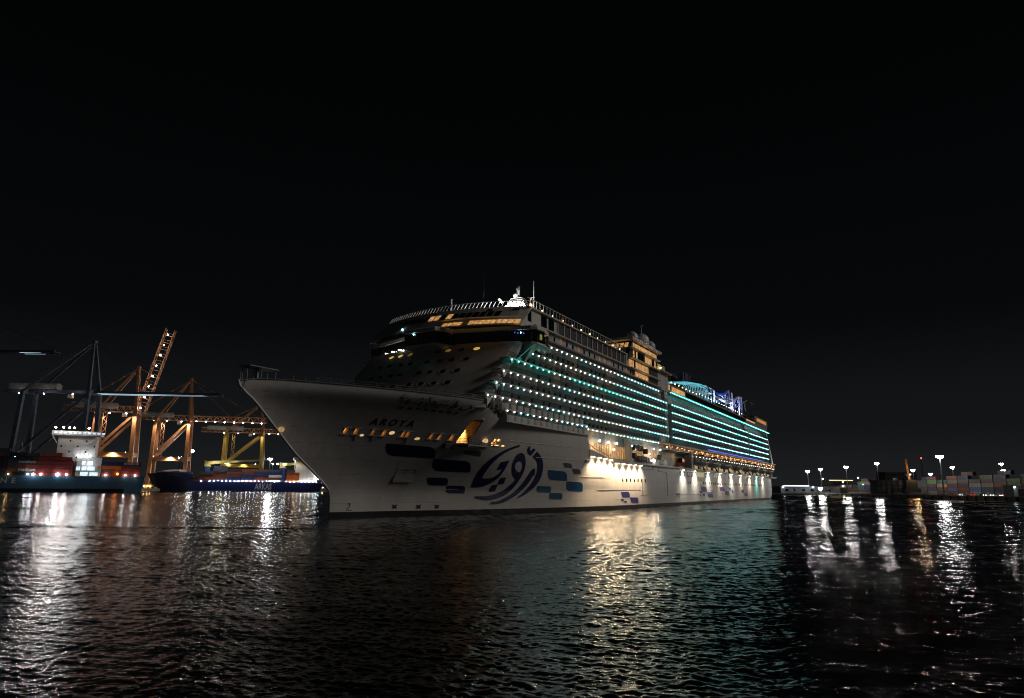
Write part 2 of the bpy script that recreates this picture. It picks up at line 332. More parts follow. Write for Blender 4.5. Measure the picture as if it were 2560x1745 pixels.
OVALS = [[(0.09, 13.82), (0.7, 13.85), (0.93, 13.47), (0.31, 13.44)], [(4.29, 14.52), (5.14, 14.56), (5.52, 14.01), (4.65, 13.96)], [(9.1, 13.72), (9.94, 13.76), (10.26, 13.32), (9.4, 13.28)], [(22.06, 14.12), (22.93, 14.16), (23.42, 13.59), (22.55, 13.54)]]
AFTW = [[(24.93, 14.33), (25.7, 14.38), (26.12, 13.86), (25.35, 13.82)], [(25.92, 14.39), (26.95, 14.45), (27.31, 13.98), (26.3, 13.92)], [(24.71, 13.66), (25.58, 13.7), (25.83, 13.39), (24.97, 13.35)], [(25.72, 13.71), (26.21, 13.74), (26.46, 13.43), (25.97, 13.4)], [(24.98, 13.21), (25.81, 13.25), (25.95, 13.07), (25.13, 13.03)], [(25.94, 13.25), (27.47, 13.33), (27.6, 13.16), (26.08, 13.08)], [(28.01, 13.33), (29.15, 13.39), (29.38, 13.09), (28.24, 13.03)]]
MARKS = [(12.09, 1.74), (16.86, 1.68), (20.61, 1.64), (3.29, 1.86)]
FLAGS = [(3.42, 18.3), (4.88, 18.26), (6.2, 18.32), (7.47, 18.26), (8.9, 18.18), (10.24, 18.13), (11.68, 18.12), (13.01, 18.07)]
STROKES = [[(2.3, 20.06), (2.84, 19.33), (3.09, 19.16), (3.47, 19.13), (3.97, 19.17), (4.47, 19.1), (4.96, 19.11), (5.07, 19.23)], [(3.34, 19.1), (3.65, 18.9), (3.63, 19.01)], [(3.47, 19.19), (3.3, 19.59), (3.72, 19.21)], [(3.97, 19.2), (3.59, 19.77)], [(4.93, 19.13), (4.97, 19.27), (5.47, 19.04)], [(5.39, 19.11), (5.75, 19.09), (5.94, 19.24), (5.83, 19.42), (5.67, 19.38), (5.91, 19.18), (5.77, 19.0), (5.72, 18.78), (5.38, 18.67)], [(6.52, 19.28), (6.58, 19.34), (6.8, 19.14), (6.64, 19.12), (6.5, 19.31)], [(6.7, 19.24), (6.92, 18.92), (6.76, 18.75), (6.37, 18.74)], [(6.61, 20.27), (7.28, 19.17), (7.62, 19.09)], [(7.36, 19.18), (7.89, 19.05), (8.49, 19.1), (8.24, 19.41), (8.09, 19.46)], [(7.73, 19.04), (8.02, 18.81), (7.97, 19.0)], [(7.81, 19.16), (7.59, 19.56), (8.14, 19.13)], [(7.7, 19.82), (7.94, 19.56)], [(8.54, 19.1), (8.87, 19.07), (9.05, 18.77), (8.58, 18.66)], [(8.87, 19.07), (9.22, 19.07), (9.16, 19.37), (9.7, 19.24), (9.97, 19.15), (9.8, 19.03), (10.19, 19.06), (10.48, 19.08), (10.32, 19.29), (10.18, 19.22), (10.45, 19.05)], [(10.92, 18.94), (11.21, 18.9), (11.05, 19.12), (10.93, 19.05), (10.92, 18.94)], [(11.27, 18.91), (11.49, 18.81), (11.79, 18.83), (11.3, 19.37)], [(11.79, 18.89), (12.02, 18.88), (11.49, 19.44)], [(11.45, 19.95), (12.21, 19.01)], [(12.91, 18.63), (12.99, 18.93), (12.88, 19.09), (13.23, 18.89), (13.78, 18.81), (14.38, 18.89), (14.61, 18.94), (15.08, 18.97), (14.93, 19.31), (14.52, 19.63)], [(2.78, 19.96), (3.17, 20.02)], [(2.41, 20.29), (2.66, 20.34)], [(3.98, 19.83), (4.31, 19.91)], [(5.03, 19.89), (5.33, 19.86)], [(5.5, 19.93), (5.6, 20.05), (5.63, 19.82)], [(6.07, 19.83), (6.35, 19.91)], [(6.98, 20.1), (7.3, 20.24)], [(8.93, 19.86), (9.15, 19.88)], [(9.62, 19.89), (9.93, 19.97)], [(10.72, 20.1), (10.97, 20.2)], [(10.89, 19.76), (11.06, 19.84)], [(11.42, 20.1), (11.63, 20.17)], [(14.18, 19.72), (14.31, 19.7)], [(15.39, 18.65), (15.52, 18.63)], [(15.46, 18.42), (15.74, 18.5)], [(13.2, 18.48), (13.39, 18.55)], [(9.66, 18.82), (9.74, 18.8)], [(11.09, 18.5), (11.37, 18.58)]]
SHIP_A = R(29.5404)
ship = thing('cruise_ship', 'huge white cruise ship with blue emblem on its hull and rows of balcony lights', 'cruise ship', (-30.294, 117.449, 0), -SHIP_A)
# ship coordinates: x = towards port (the side in view), y = aft of the stem, z = up
STEM_Z=[-8,0,2.7,4.64,5.68,7.52,10.26,14.05,17.64,20.4,30]
STEM_S=[0,0,-.05,-.48,-1.68,-4.18,-8.22,-12.64,-16.83,-20.3,-20.3]
W_U=[0,2,8,15,22,33,52,64,80,400]; W_T=[0,.7,2.4,4.8,7.4,10.8,15.4,17.8,19.85,19.85]
D_U=[0,2,4.7,10.3,16.7,22.1,27,31.5,34.5,37.6,42,400]; D_T=[0,.75,2.1,5.4,9.4,12.6,15.4,17.7,18.9,19.6,19.85,19.85]
def pch(xs, ys, x):
    n = len(xs)
    if x <= xs[0]: return ys[0]
    if x >= xs[-1]: return ys[-1]
    i = max(k for k in range(n - 1) if xs[k] <= x)
    h = lambda k: xs[k + 1] - xs[k]
    dl = lambda k: (ys[k + 1] - ys[k]) / h(k)
    def m(k):
        if k == 0: return dl(0)
        if k == n - 1: return dl(n - 2)
        a, b = dl(k - 1), dl(k)
        if a * b <= 0: return 0
        w1 = 2 * h(k) + h(k - 1); w2 = h(k) + 2 * h(k - 1)
        return (w1 + w2) / (w1 / a + w2 / b)
    t = (x - xs[i]) / h(i); a, b = m(i) * h(i), m(i + 1) * h(i)
    return ys[i]*(2*t**3-3*t*t+1)+a*(t**3-2*t*t+t)+ys[i+1]*(-2*t**3+3*t*t)+b*(t**3-t*t)
def hull_t(s, z):
    u = s - pch(STEM_Z, STEM_S, z)
    if u <= 0: return 0.0
    g = min(1, max(0, z / 20.5)) ** 1.25
    t = (1 - g) * pch(W_U, W_T, u) + g * pch(D_U, D_T, u)
    if s > 296: t = min(t, 19.85 - 3.0 * ((s - 296) / 40) ** 2)
    return t
TOP_S = [-20.3, -18, -14, -5, 5, 16.9, 17.4, 18.4, 20.4, 23.1, 25, 62.9, 63.0, 64, 71, 78, 400]
TOP_Z = [20.4, 20.95, 21.2, 21.15, 20.95, 20.6, 20.45, 19.8, 18.7, 17.85, 17.62, 17.62, 17.6, 14.4, 13.5, 12.3, 12.3]
def top_z(s): return float(np.interp(s, TOP_S, TOP_Z))
def s_end(z): return float(np.interp(z, [-8, 0, 1.5, 3, 5, 8, 13], [310, 317, 322, 327, 331.5, 333.5, 334.5]))

def build_hull():
    S = [0, .25, .6, 1.1, 1.8, 2.6, 3.6, 4.8, 6, 7.5] + [9 + i * 1.3 for i in range(38)] + [58.5, 60, 61.5, 62.4, 62.9, 63.0, 64, 65.5, 67, 69, 71, 73, 75, 76.5, 78, 80] + [84 + 6 * i for i in range(36)] + [298 + 4 * i for i in range(10)]
    S = sorted(set(round(x, 3) for x in S)); NR = 30
    rows = []
    for Si in S:
        k = max(0.0, 1 - Si / 45)
        sT = Si + (-20.3) * k
        zt = top_z(sT); row = []
        for j in range(NR + 1):
            z = -2.5 + (zt + 2.5) * j / NR
            s = Si + pch(STEM_Z, STEM_S, z) * k
            if Si > 296: s = 296 + (Si - 296) / (334 - 296) * (s_end(z) - 296)
            row.append((hull_t(s, z) if Si > 0 else 0.0, s, z))
        rows.append(row)
    m = MB(); m.grid(rows); m.grid([[(-x, y, z) for x, y, z in r] for r in rows])
    last = rows[-1]; m.grid([[(-x, y, z) for x, y, z in last], last])
    me = m.mesh('hull', hullm)
    bm = bmesh.new(); bm.from_mesh(me); bmesh.ops.remove_doubles(bm, verts=bm.verts, dist=0.002)
    bmesh.ops.recalc_face_normals(bm, faces=bm.faces)
    # openings of the mooring deck and the shell door are cut through the plating
    for (a, b, c, d) in OPENINGS:
        for co, no in (((0, a, 0), (0, 1, 0)), ((0, b, 0), (0, 1, 0)), ((0, 0, c), (0, 0, 1)), ((0, 0, d), (0, 0, 1))):
            fs = [f for f in bm.faces if (lambda p: p.x > 0 and a - 2.5 < p.y < b + 2.5 and c - 2 < p.z < d + 2)(f.calc_center_median())]
            ge = list(fs) + list({e for f in fs for e in f.edges}) + list({v for f in fs for v in f.verts})
            bmesh.ops.bisect_plane(bm, geom=ge, dist=1e-4, plane_co=co, plane_no=no)
        dl = [f for f in bm.faces if (lambda p: p.x > 0 and a < p.y < b and c < p.z < d)(f.calc_center_median())]
        bmesh.ops.delete(bm, geom=dl, context='FACES')
    for f in bm.faces: f.smooth = True
    for e_ in bm.edges:
        if len(e_.link_faces) == 2 and e_.calc_face_angle(0) > R(32): e_.smooth = False
    bm.to_mesh(me); bm.free()
    link('hull', me, ship)

def rect_of(q):      # upright opening from the four measured corners
    s0 = (q[0][0] + q[3][0]) / 2; s1 = (q[1][0] + q[2][0]) / 2
    return (s0, s1, (q[2][1] + q[3][1]) / 2, (q[0][1] + q[1][1]) / 2)
WR = [rect_of(q) for q in WINS]; AR_ = [rect_of(q) for q in AFTW]
DOOR = (17.05, 19.65, 13.2, 17.3)
OPENINGS = WR + AR_ + [DOOR]
build_hull()

niche_wall = mat('niche_paint', (0.62, 0.46, 0.24), 0.6, var=0.2)
room_glow = glow('mooring_deck_light', (1.0, 0.50, 0.15), 2.0, 0.5)
door_glow = glow('shell_door_light', (1.0, 0.62, 0.24), 14.0)
def niche(name, a, b, c, d, depth, back, wall=niche_wall, frame=True):
    def P(s, z, o): return (hull_t(s, z) + o, s, z)
    m = MB(); q0 = [P(a, c, -.01), P(b, c, -.01), P(b, d, -.01), P(a, d, -.01)]; q1 = [(p[0] - depth, p[1], p[2]) for p in q0]
    m.add(q0 + q1, [(0, 1, 5, 4), (1, 2, 6, 5), (2, 3, 7, 6), (3, 0, 4, 7)])
    o = m.build(name, wall, ship)
    MB().add(q1, [(0, 1, 2, 3)]).build('lit_back', back, o)
    if frame:
        for z, nm in ((c - .06, 'sill'), (d + .06, 'header')):
            MB().bar(P(a - .3, z, .06), P(b + .3, z, .06), .16, .09).build(nm, white, o)
    return o
for i, (a, b, c, d) in enumerate(WR):
    o = niche('mooring_opening', a, b, c, d, 0.8, room_glow)
    t0 = hull_t((a + b) / 2, c)
    h = (0.55, 0.4, 0.62, 0.45, 0.3, 0.6, 0.3, 0.25, 0.35)[i]
    mm = MB(); w_ = (b - a)
    mm.tube([(t0 - .4, a + .3 * w_, c), (t0 - .4, a + .36 * w_, c + h)], .10, 6); mm.tube([(t0 - .4, b - .3 * w_, c), (t0 - .4, b - .34 * w_, c + h)], .10, 6)
    mm.bar((t0 - .4, a + .2 * w_, c + h * .8), (t0 - .4, b - .2 * w_, c + h * .8), .14)
    mm.build('bollard', redp, o)
    if i in (1, 2, 5):       # mooring line hanging outside
        pts = [(hull_t(a + .3 + .12 * k, c - .25 * k) + .08, a + .3 + .12 * k, c - .25 * k) for k in range(5)]
        MB().tube(pts, .05, 5).build('mooring_line', mat('rope', (.05, .03, .03), .8), o)
for i, (a, b, c, d) in enumerate(AR_): niche('crew_window', a, b, c, d, 0.35, room_glow, frame=(i in (2, 5)))
def oval_decal(name, q, mt, off=.05, par=ship):
    a, b, c, d = rect_of(q); P = []
    for k in range(20):
        t = 2 * math.pi * k / 20; P.append(((a + b) / 2 + (b - a) / 2 * math.cos(t), (c + d) / 2 + (d - c) / 2 * math.sin(t)))
    vs = [(hull_t(s, z) + off, s, z) for s, z in P] + [(hull_t(s, z) - .2, s, z) for s, z in P]
    m = MB().add(vs, [tuple(range(20))] + [(i, (i + 1) % 20, 20 + (i + 1) % 20, 20 + i) for i in range(20)])
    return m.build(name, mt, par)
oval_glow = glow('fairlead_light', (1.0, 0.66, 0.30), 0.62, 0.35)
for q in OVALS: oval_decal('fairlead', q, oval_glow)

# the open shell door: a deep lit bay, a drop-down platform with rails
o = niche('shell_door_bay', *DOOR, 3.2, mat('bay_back', (0.62, 0.46, 0.22), .6), frame=False)
tD = hull_t(18.3, 13.3)
MB().box(tD - 2.6, tD - 1.2, 17.4, 19.3, 17.1, 17.2).build('ceiling_lamp', door_glow, o)
light('bay_light', 'SPOT', o, (tD - .2, 18.2, 16.7), 3000, (1, .62, .25), .3, aim=(tD - 3.4, 18.6, 14.2), cone=125, blend=.5)
fr = MB()
for z in (13.3, 14.6, 15.9): fr.bar((tD - 2.9, 17.1, z), (tD - 2.9, 19.6, z + .5), .09)
fr.bar((tD - 1.6, 18.6, 13.25), (tD - 1.6, 18.6, 17.2), .10); fr.bar((tD - 1.6, 17.1, 14.3), (tD - 1.6, 19.6, 16.2), .07)
fr.build('bay_frame', greym, o)
pl = MB(); zP = 13.05
tA = hull_t(16.9, zP) - .1; tB = hull_t(24.6, zP - .3) - .1
pl.prism([(tA, 16.9), (tA + 2.6, 17.8), (tA + 2.9, 21.4), (tB + .2, 24.5), (tB - .6, 24.5), (hull_t(20.5, zP) - .2, 20.5)], zP - .38, zP - .12)
pl.box(tA + .2, tA + 2.4, 17.9, 21.0, zP - .62, zP - .40)
plo = pl.build('side_platform', greym, ship)
MB().box(hull_t(16, 12.5) - .35, hull_t(16, 12.5) + .35, 14.9, 17.3, 12.1, 12.95).build('platform_bracket', darkm, plo)
rl = MB()
rp_ = [(tA + .3, 17.1), (tA + 2.4, 17.95), (tA + 2.7, 21.2), (tB + .1, 24.1)]
for h in (.5, 1.0):
    for p, q in zip(rp_[:-1], rp_[1:]): rl.bar((*p, zP - .12 + h), (*q, zP - .12 + h), .045)
for p, q in zip(rp_[:-1], rp_[1:]):
    for f_ in (0, .33, .66): rl.bar((p[0] + (q[0] - p[0]) * f_, p[1] + (q[1] - p[1]) * f_, zP - .12), (p[0] + (q[0] - p[0]) * f_, p[1] + (q[1] - p[1]) * f_, zP + .9), .05)
rl.build('railing', darkm, plo)
ring = MB(); rc = []
for k in range(14):
    a = 2 * math.pi * k / 14; rc.append((tD - 1.0 + .0 * a, 17.75 + .42 * math.cos(a), 14.0 + .42 * math.sin(a)))
ring.tube(rc + [rc[0]], .11, 6); ring.build('life_ring', mat('orange_ring', (.8, .16, .03), .5), o)
MB().ball((hull_t(22.7, 14) + .3, 22.7, 13.8), .42, 10, 6).build('platform_lamp', oval_glow, plo)

# black boot topping, proud of the plating
def strip(name, mt, z0, z1, S, off, par=ship, side=1):
    m = MB(); rows = []
    for z in np.linspace(z0, z1, max(2, int((z1 - z0) / .5) + 1)):
        r_ = []
        for Si in S:
            s = Si if Si > 3 else Si + pch(STEM_Z, STEM_S, z)
            if Si > 296: s = 296 + (Si - 296) / 38 * (s_end(z) - 296)
            r_.append((side * (hull_t(s, z) + off), s, z))
        rows.append(r_)
    m.grid(rows); return m.build(name, mt, par, True)
SB = [-.02, .2, .6, 1.2, 2, 3.2] + list(range(5, 90, 2)) + list(range(90, 335, 4))
strip('boot_topping', blackp, -1.5, 1.0, SB, .04); strip('boot_topping', blackp, -1.5, 1.0, SB, .04, side=-1)
# rubbing strakes and plate seams
for z, a, b in ((14.28, 30, 62.6), (11.49, 41, 63.4), (7.9, 62, 78), (4.9, 70, 100), (3.6, 100, 180)):
    m = MB(); pts = [(hull_t(s, z) + .06, s, z) for s in np.arange(a, b, 2.0)] + [(hull_t(b, z) + .06, b, z)]
    for p, q in zip(pts[:-1], pts[1:]): m.bar((p[0] - .05, p[1], p[2]), (q[0] - .05, q[1], q[2]), .10, .14)
    m.build('rubbing_strake', white, ship)

def on_hull(name, me, mt, par, off=.05, step=.9):
    bm = bmesh.new(); bm.from_mesh(me); bpy.data.meshes.remove(me)
    xs = [v.co.x for v in bm.verts]; ys = [v.co.y for v in bm.verts]
    for ax, lo, hi in ((0, min(xs), max(xs)), (1, min(ys), max(ys))):
        c = math.ceil(lo / step) * step
        while c < hi:
            no = (1, 0, 0) if ax == 0 else (0, 1, 0); co = (c, 0, 0) if ax == 0 else (0, c, 0)
            bmesh.ops.bisect_plane(bm, geom=bm.verts[:] + bm.edges[:] + bm.faces[:], dist=1e-5, plane_co=co, plane_no=no); c += step
    for v in bm.verts: v.co = (hull_t(v.co.x, v.co.y) + off, v.co.x, v.co.y)
    m2 = bpy.data.meshes.new(name); bm.to_mesh(m2); bm.free(); m2.materials.append(mt)
    return link(name, m2, par)
def smooth_poly(p, keep=R(38)):
    out = []; n = len(p)
    for i in range(n):
        a, b, c, d = (Vector(p[(i + k) % n]) for k in (-1, 0, 1, 2))
        out.append(tuple(b))
        def corner(u, v, w_): return (v - u).angle(w_ - v, 0) > keep
        t1 = Vector((0, 0)) if corner(a, b, c) else (c - a) / 2
        t2 = Vector((0, 0)) if corner(b, c, d) else (d - b) / 2
        if t1.length == 0 and t2.length == 0: continue
        if t1.length == 0: t1 = c - b
        if t2.length == 0: t2 = c - b
        for t in (.33, .66):
            out.append(tuple(b*(2*t**3-3*t*t+1)+t1*(t**3-2*t*t+t)+c*(-2*t**3+3*t*t)+t2*(t**3-t*t)))
    return out
emb = thing('emblem', None, None); emb.parent = ship
for k_ in ('a', 'd1', 'd2', 'w', 'r', 'al', 'h'):
    polys = [smooth_poly(LOGO[k_])] + ([smooth_poly(LOGO['wh'])] if k_ == 'w' else [])
    on_hull('emblem_stroke', curve_mesh(polys), navy, emb)
def leaf(q):
    TL, TR, BR, BL = (Vector(p) for p in q[:4])
    w_ = (TR - TL).length; h_ = (BL - TL).length; ru = min(.42, .75 * h_ / w_); rv = .72; rs = .10
    f = lambda u, v: (TL * (1 - u) + TR * u) * (1 - v) + (BL * (1 - u) + BR * u) * v
    P = []
    def corner(a, c, b, n=6):
        for i in range(n + 1):
            t = i / n; P.append(tuple(f(*[(1-t)**2*a[k]+2*t*(1-t)*c[k]+t*t*b[k] for k in (0, 1)])))
    corner((0, rs), (0, 0), (rs * h_ / w_, 0), 2); corner((1 - ru, 0), (1, 0), (1, rv)); corner((1, 1 - rs), (1, 1), (1 - rs * h_ / w_, 1), 2); corner((ru, 1), (0, 1), (0, 1 - rv))
    return P
BM_ = [navy, blue_p, green_p, teal_p, purple_p, grey_p]
for q in BLOCKS: on_hull('livery_block', curve_mesh([leaf(q)]), BM_[q[4]], ship, .045)
# name
tm = text_mesh('AROYA', 1.0, 1.55, .03)
xs = [v.co.x for v in tm.vertices]; ys = [v.co.y for v in tm.vertices]
for v in tm.vertices:
    v.co.x = .55 + (v.co.x - min(xs)) / (max(xs) - min(xs)) * 6.95; v.co.y = 15.42 + v.co.y / max(ys) * 1.03
on_hull('ship_name', tm, blackp, ship, .05, .6)
# arabic inscription, pen strokes
ins = thing('inscription', None, None); ins.parent = ship
for stt in STROKES:
    m = MB(); w_ = .10 if len(stt) > 2 else .085
    P = [(hull_t(s, z) + .05, s, z) for s, z in stt]
    Q = []
    for p, q in zip(P[:-1], P[1:]):
        for f_ in (0, .5): Q.append(tuple(p[i] + (q[i] - p[i]) * f_ for i in range(3)))
    Q.append(P[-1])
    for p, q in zip(Q[:-1], Q[1:]): m.bar(p, q, .03, w_)
    m.build('pen_stroke', blackp, ins)
fl_m = [mat('flag_red', (.22, .02, .03), .5), mat('flag_red', (.2, .02, .03), .5), mat('flag_dark', (.10, .11, .10), .5), mat('flag_dark', (.1, .1, .1), .5), blackp, mat('flag_red', (.2, .02, .03), .5), mat('flag_dark', (.1, .1, .1), .5), mat('flag_dark', (.1, .1, .1), .5)]
for (s, z), mt in zip(FLAGS, fl_m):
    on_hull('painted_flag', curve_mesh([[(s - .38, z - .16), (s + .38, z - .16), (s + .38, z + .16), (s - .38, z + .16)]]), mt, ship, .05)
for s, z in MARKS[:3]:
    mk = thing('thruster_mark', None, None); mk.parent = ship
    for k in range(4):
        a = R(45 + 90 * k); ca, sa = math.cos(a), math.sin(a)
        P = [(0, 0), (.20, -.16), (.50, -.17), (.62, 0), (.50, .17), (.20, .16)]
        on_hull('mark_blade', curve_mesh([[(s + (x * ca - y * sa) * 1.0, z + (x * sa + y * ca) * .75) for x, y in P]]), blackp, mk)
s, z = MARKS[3]
m = MB(); P = [(s - .25, z + .35), (s, z + .6), (s + .25, z + .4), (s + .2, z), (s - .3, z - .35), (s - .35, z - .55), (s + .6, z - .6)]
for p, q in zip(P[:-1], P[1:]): m.bar((hull_t(*p) + .05, *p), (hull_t(*q) + .05, *q), .03, .09)
m.build('bulb_mark', darkm, ship)
# anchor pocket
an = MB()
def hp(s, z, o=.05): return (hull_t(s, z) + o, s, z)
for p, q in (((9.9, 8.45), (13.3, 8.45)), ((9.9, 8.45), (10.1, 7.5)), ((13.3, 8.45), (13.5, 7.5)), ((11.6, 8.45), (11.7, 7.5)), ((10.1, 7.5), (13.5, 7.5))): an.bar(hp(*p, .02), hp(*q, .02), .05, .06)
ao = an.build('anchor_pocket', mat('pocket_grey', (.40, .385, .36), .5), ship)
MB().add([hp(10.1, 7.4, .10), hp(13.5, 7.4, .10), hp(14.0, 6.05, .3), hp(10.2, 6.05, .3), hp(10.1, 7.4, -.05), hp(13.5, 7.4, -.05), hp(14.0, 6.05, -.05), hp(10.2, 6.05, -.05)], [(0, 1, 2, 3), (0, 4, 5, 1), (1, 5, 6, 2), (2, 6, 7, 3), (3, 7, 4, 0)]).build('anchor_bolster', white, ao)
# bow: bulwark deck, stem bar, bullnose lamp, lookout shelter, rails
dk = [(max(.1, hull_t(s, 19.3) - .25), s) for s in [-18, -15, -12, -8, -4, 0, 5, 10, 15, 24]]
MB().prism(dk + [(-x, y) for x, y in dk[::-1]], 19.1, 19.4).build('fore_deck', mat('deck_green', (.05, .09, .08), .7, bump=.3), ship)
MB().tube([(0, pch(STEM_Z, STEM_S, z) - .05, z) for z in np.arange(4.6, 20.7, .8)], .2, 8).build('stem_bar', white, ship, True)
cr = MB(); sp = [(hull_t(s, 20.5), s) for s in [-20.2, -19, -18, -16, -14, -10, -6, -2, 2, 6, 10, 14, 16.6]]
for sd in (1, -1):
    for p, q in zip(sp[:-1], sp[1:]): cr.bar((sd * p[0], p[1], top_z(p[1]) + .05), (sd * q[0], q[1], top_z(q[1]) + .05), .3, .12)
cr.build('bulwark_rail', greym, ship)
MB().ball((.35, -11.9, 13.85), .48, 12, 8, .8).build('bullnose_lamp', glow('bullnose_light', (1, .62, .28), .38, .4), ship, True)
sh = MB()
for y in (-19.3, -17.0, -14.3):
    for x in (-.9, .9): sh.bar((x * (1 if y > -18 else .6), y, 19.4), (x * (1 if y > -18 else .6), y, 22.9), .10)
sh.box(-.25, .25, -17.25, -16.9, 20.6, 22.9); sh.box(-1.3, 1.3, -19.5, -14.0, 22.75, 22.87); sh.bar((0, -20.0, 20.6), (0, -20.0, 21.8), .1)
sh.build('bow_shelter', greym, ship)
fr = MB()
for sd in (1, -1):
    for s in np.arange(-13, 16, 1.6):
        t = hull_t(s, 20.5) - .15; fr.bar((sd * t, s, top_z(s)), (sd * t, s, top_z(s) + .8), .05)
    for z in (.4, .8):
        for p, q in zip(sp[5:-1], sp[6:]): fr.bar((sd * (p[0] - .15), p[1], top_z(p[1]) + z), (sd * (q[0] - .15), q[1], top_z(q[1]) + z), .04)
fr.build('fore_rail', greym, ship)
for x, y, h in ((1.5, -9.5, 1.6), (-2, -6, 1.4), (3, -2, 1.8), (0, 3, 2.2), (7, 6, 1.2)): MB().tube([(x, y, 19.4), (x, y, 19.4 + h)], .45, 8).build('deck_vent', greym, ship)
# ------------------------------------------------------------------ front of the superstructure
def front_s(z, t): return 13.3 + (z - 20) * .98 + .0088 * t * t
TS = np.linspace(-19.85, 19.85, 27)
def front_loft(name, z0, z1, fs, mt, back=44, nz=10, side_t=19.85, inner=18.0, dep=1.1):
    rows = []
    for z in np.linspace(z0, z1, nz):
        r_ = [(-inner, back, z), (-inner, fs(z, side_t) + dep + .8, z), (-side_t, fs(z, side_t) + dep, z)]
        for t in np.linspace(-side_t, side_t, 27):
            edge = max(0, abs(t) - side_t + 1.4) / 1.4
            r_.append((t, fs(z, t) + .55 * edge ** 2, z))
        r_ += [(side_t, fs(z, side_t) + dep, z), (inner, fs(z, side_t) + dep + .8, z), (inner, back, z)]
        rows.append(r_)
    m = MB(); m.grid(rows, close=True)
    n = len(rows[0]); b = len(m.v) - n; m.f.append(tuple(b + i for i in range(n)))
    return m.build(name, mt, ship)
frontm = mat('front_paint', (.62, .59, .55), .45, var=.18, scale=.4, bump=.3, bscale=.8, streak=True)
front_loft('front_house', 19.3, 34.2, front_s, frontm)
def oval_win(t, z, rx, rz, mt, name='oval_window', fs=front_s):
    P = []
    for k in range(16):
        a = 2 * math.pi * k / 16; tt = t + rx * math.cos(a); zz = z + rz * math.sin(a); P.append((tt, fs(zz, tt), zz))
    Q = [(x, y - .06, z_ + .05) for x, y, z_ in P]; C = [(t + (x - t) * .8, fs(z + (z_ - z) * .8, t + (x - t) * .8) - .03, z + (z_ - z) * .8) for x, y, z_ in P]
    o = MB().add(P + Q + C, [(i, (i + 1) % 16, 16 + (i + 1) % 16, 16 + i) for i in range(16)] + [(16 + i, 16 + (i + 1) % 16, 32 + (i + 1) % 16, 32 + i) for i in range(16)]).build(name, frontm, ship)
    MB().add(C, [tuple(range(16))]).build('pane', mt, o)
lit_oval = glow('lit_porthole', (1, .62, .12), .55, .3); dim_oval = glow('dim_porthole', (1, .6, .15), .10, .5)
for z, ts in ((32.7, (11.4, 8.1, 5.1, 2.7, -4.7, -7.5, -10.3)), (30.2, (10.6, 7.5, 4.7, 1.8, -2.5, -5.1, -8.5, -11.4)), (27.5, (10.3, 7.3, 4.3, 1.8, -3.1, -5.5, -8.5, -11.5)), (24.8, (10, 7.1, 4.2, 1.4, -2.6, -5.4, -8.3)), (22.2, (-4, -6.5, -9))):
    for t in ts:
        mt = glassd
        if z == 32.7: mt = {11.4: lit_oval, -10.3: lit_oval, -4.7: dim_oval, -7.5: lit_oval, 5.1: dim_oval}.get(t, glassd)
        oval_win(t, z, .85, .48, mt)
# bridge: glazed band with central bulge and wings
BR = [(22.6, 35.0), (22.4, 32.2), (21.6, 31.2), (5.6, 27.3), (3.9, 23.2), (-3.9, 23.2), (-5.6, 27.3), (-21.0, 32.6), (-21.6, 33.4), (-21.8, 36.0)]
def br_off(d, zz):
    out = []
    for t, s in BR: out.append((t, s - d) if abs(t) < 22.3 else (t + math.copysign(d * .6, t), s - d))
    return [(x, y) for x, y in out] + [(-20.6, 39), (21.6, 39)]
def ring_part(name, levels, mt):
    m = MB(); m.grid([[(x, y, z) for x, y in br_off(d, z)] for d, z in levels], close=True)
    n = len(BR) + 2; b = len(m.v) - n
    m.f.append(tuple(b + i for i in range(n))); m.f.append(tuple(range(n))[::-1])
    return m.build(name, mt, ship)
ring_part('bridge_wing_soffit', [(-2.6, 32.9), (-.1, 33.6), (0, 34.0)], white)
bg_ = ring_part('bridge_glazing', [(-.12, 34.0), (.22, 36.4)], glassd)
ring_part('bridge_fascia', [(.3, 36.4), (.5, 36.55), (.45, 37.2), (.0, 37.4)], white)
for i in range(len(BR) - 1):
    (t0, s0), (t1, s1) = BR[i], BR[i + 1]; L = math.hypot(t1 - t0, s1 - s0); nn = max(1, round(L / 1.7))
    for k in range(nn + (i == len(BR) - 2)):
        f = k / nn; t = t0 + (t1 - t0) * f; s = s0 + (s1 - s0) * f
        MB().bar((t, s + .02, 34.0), (t, s - .28, 36.4), .10).build('window_mullion', darkm, bg_)
for t, s, z, mt in [(18.4, 30.3, 35.9, blue_strip), (19.0, 30.5, 35.8, blue_strip), (19.6, 30.6, 35.85, cool_lamp), (20.2, 30.8, 35.7, blue_strip), (-1.5, 23.0, 36.1, cool_lamp)] + [(-8 - .9 * k, 28.0 + .34 * k, 34.25 + .2 * (k % 3), white_lamp) for k in range(9)]:
    MB().ball((t, s - .25, z), .13 if mt is not white_lamp else .17, 6, 4).build('bridge_console_light', mt, bg_)
MB().box(22.3, 22.75, 33.0, 33.7, 34.6, 35.7).build('chart_screen', glow('yellow_screen', (.6, .6, .1), .25), bg_)
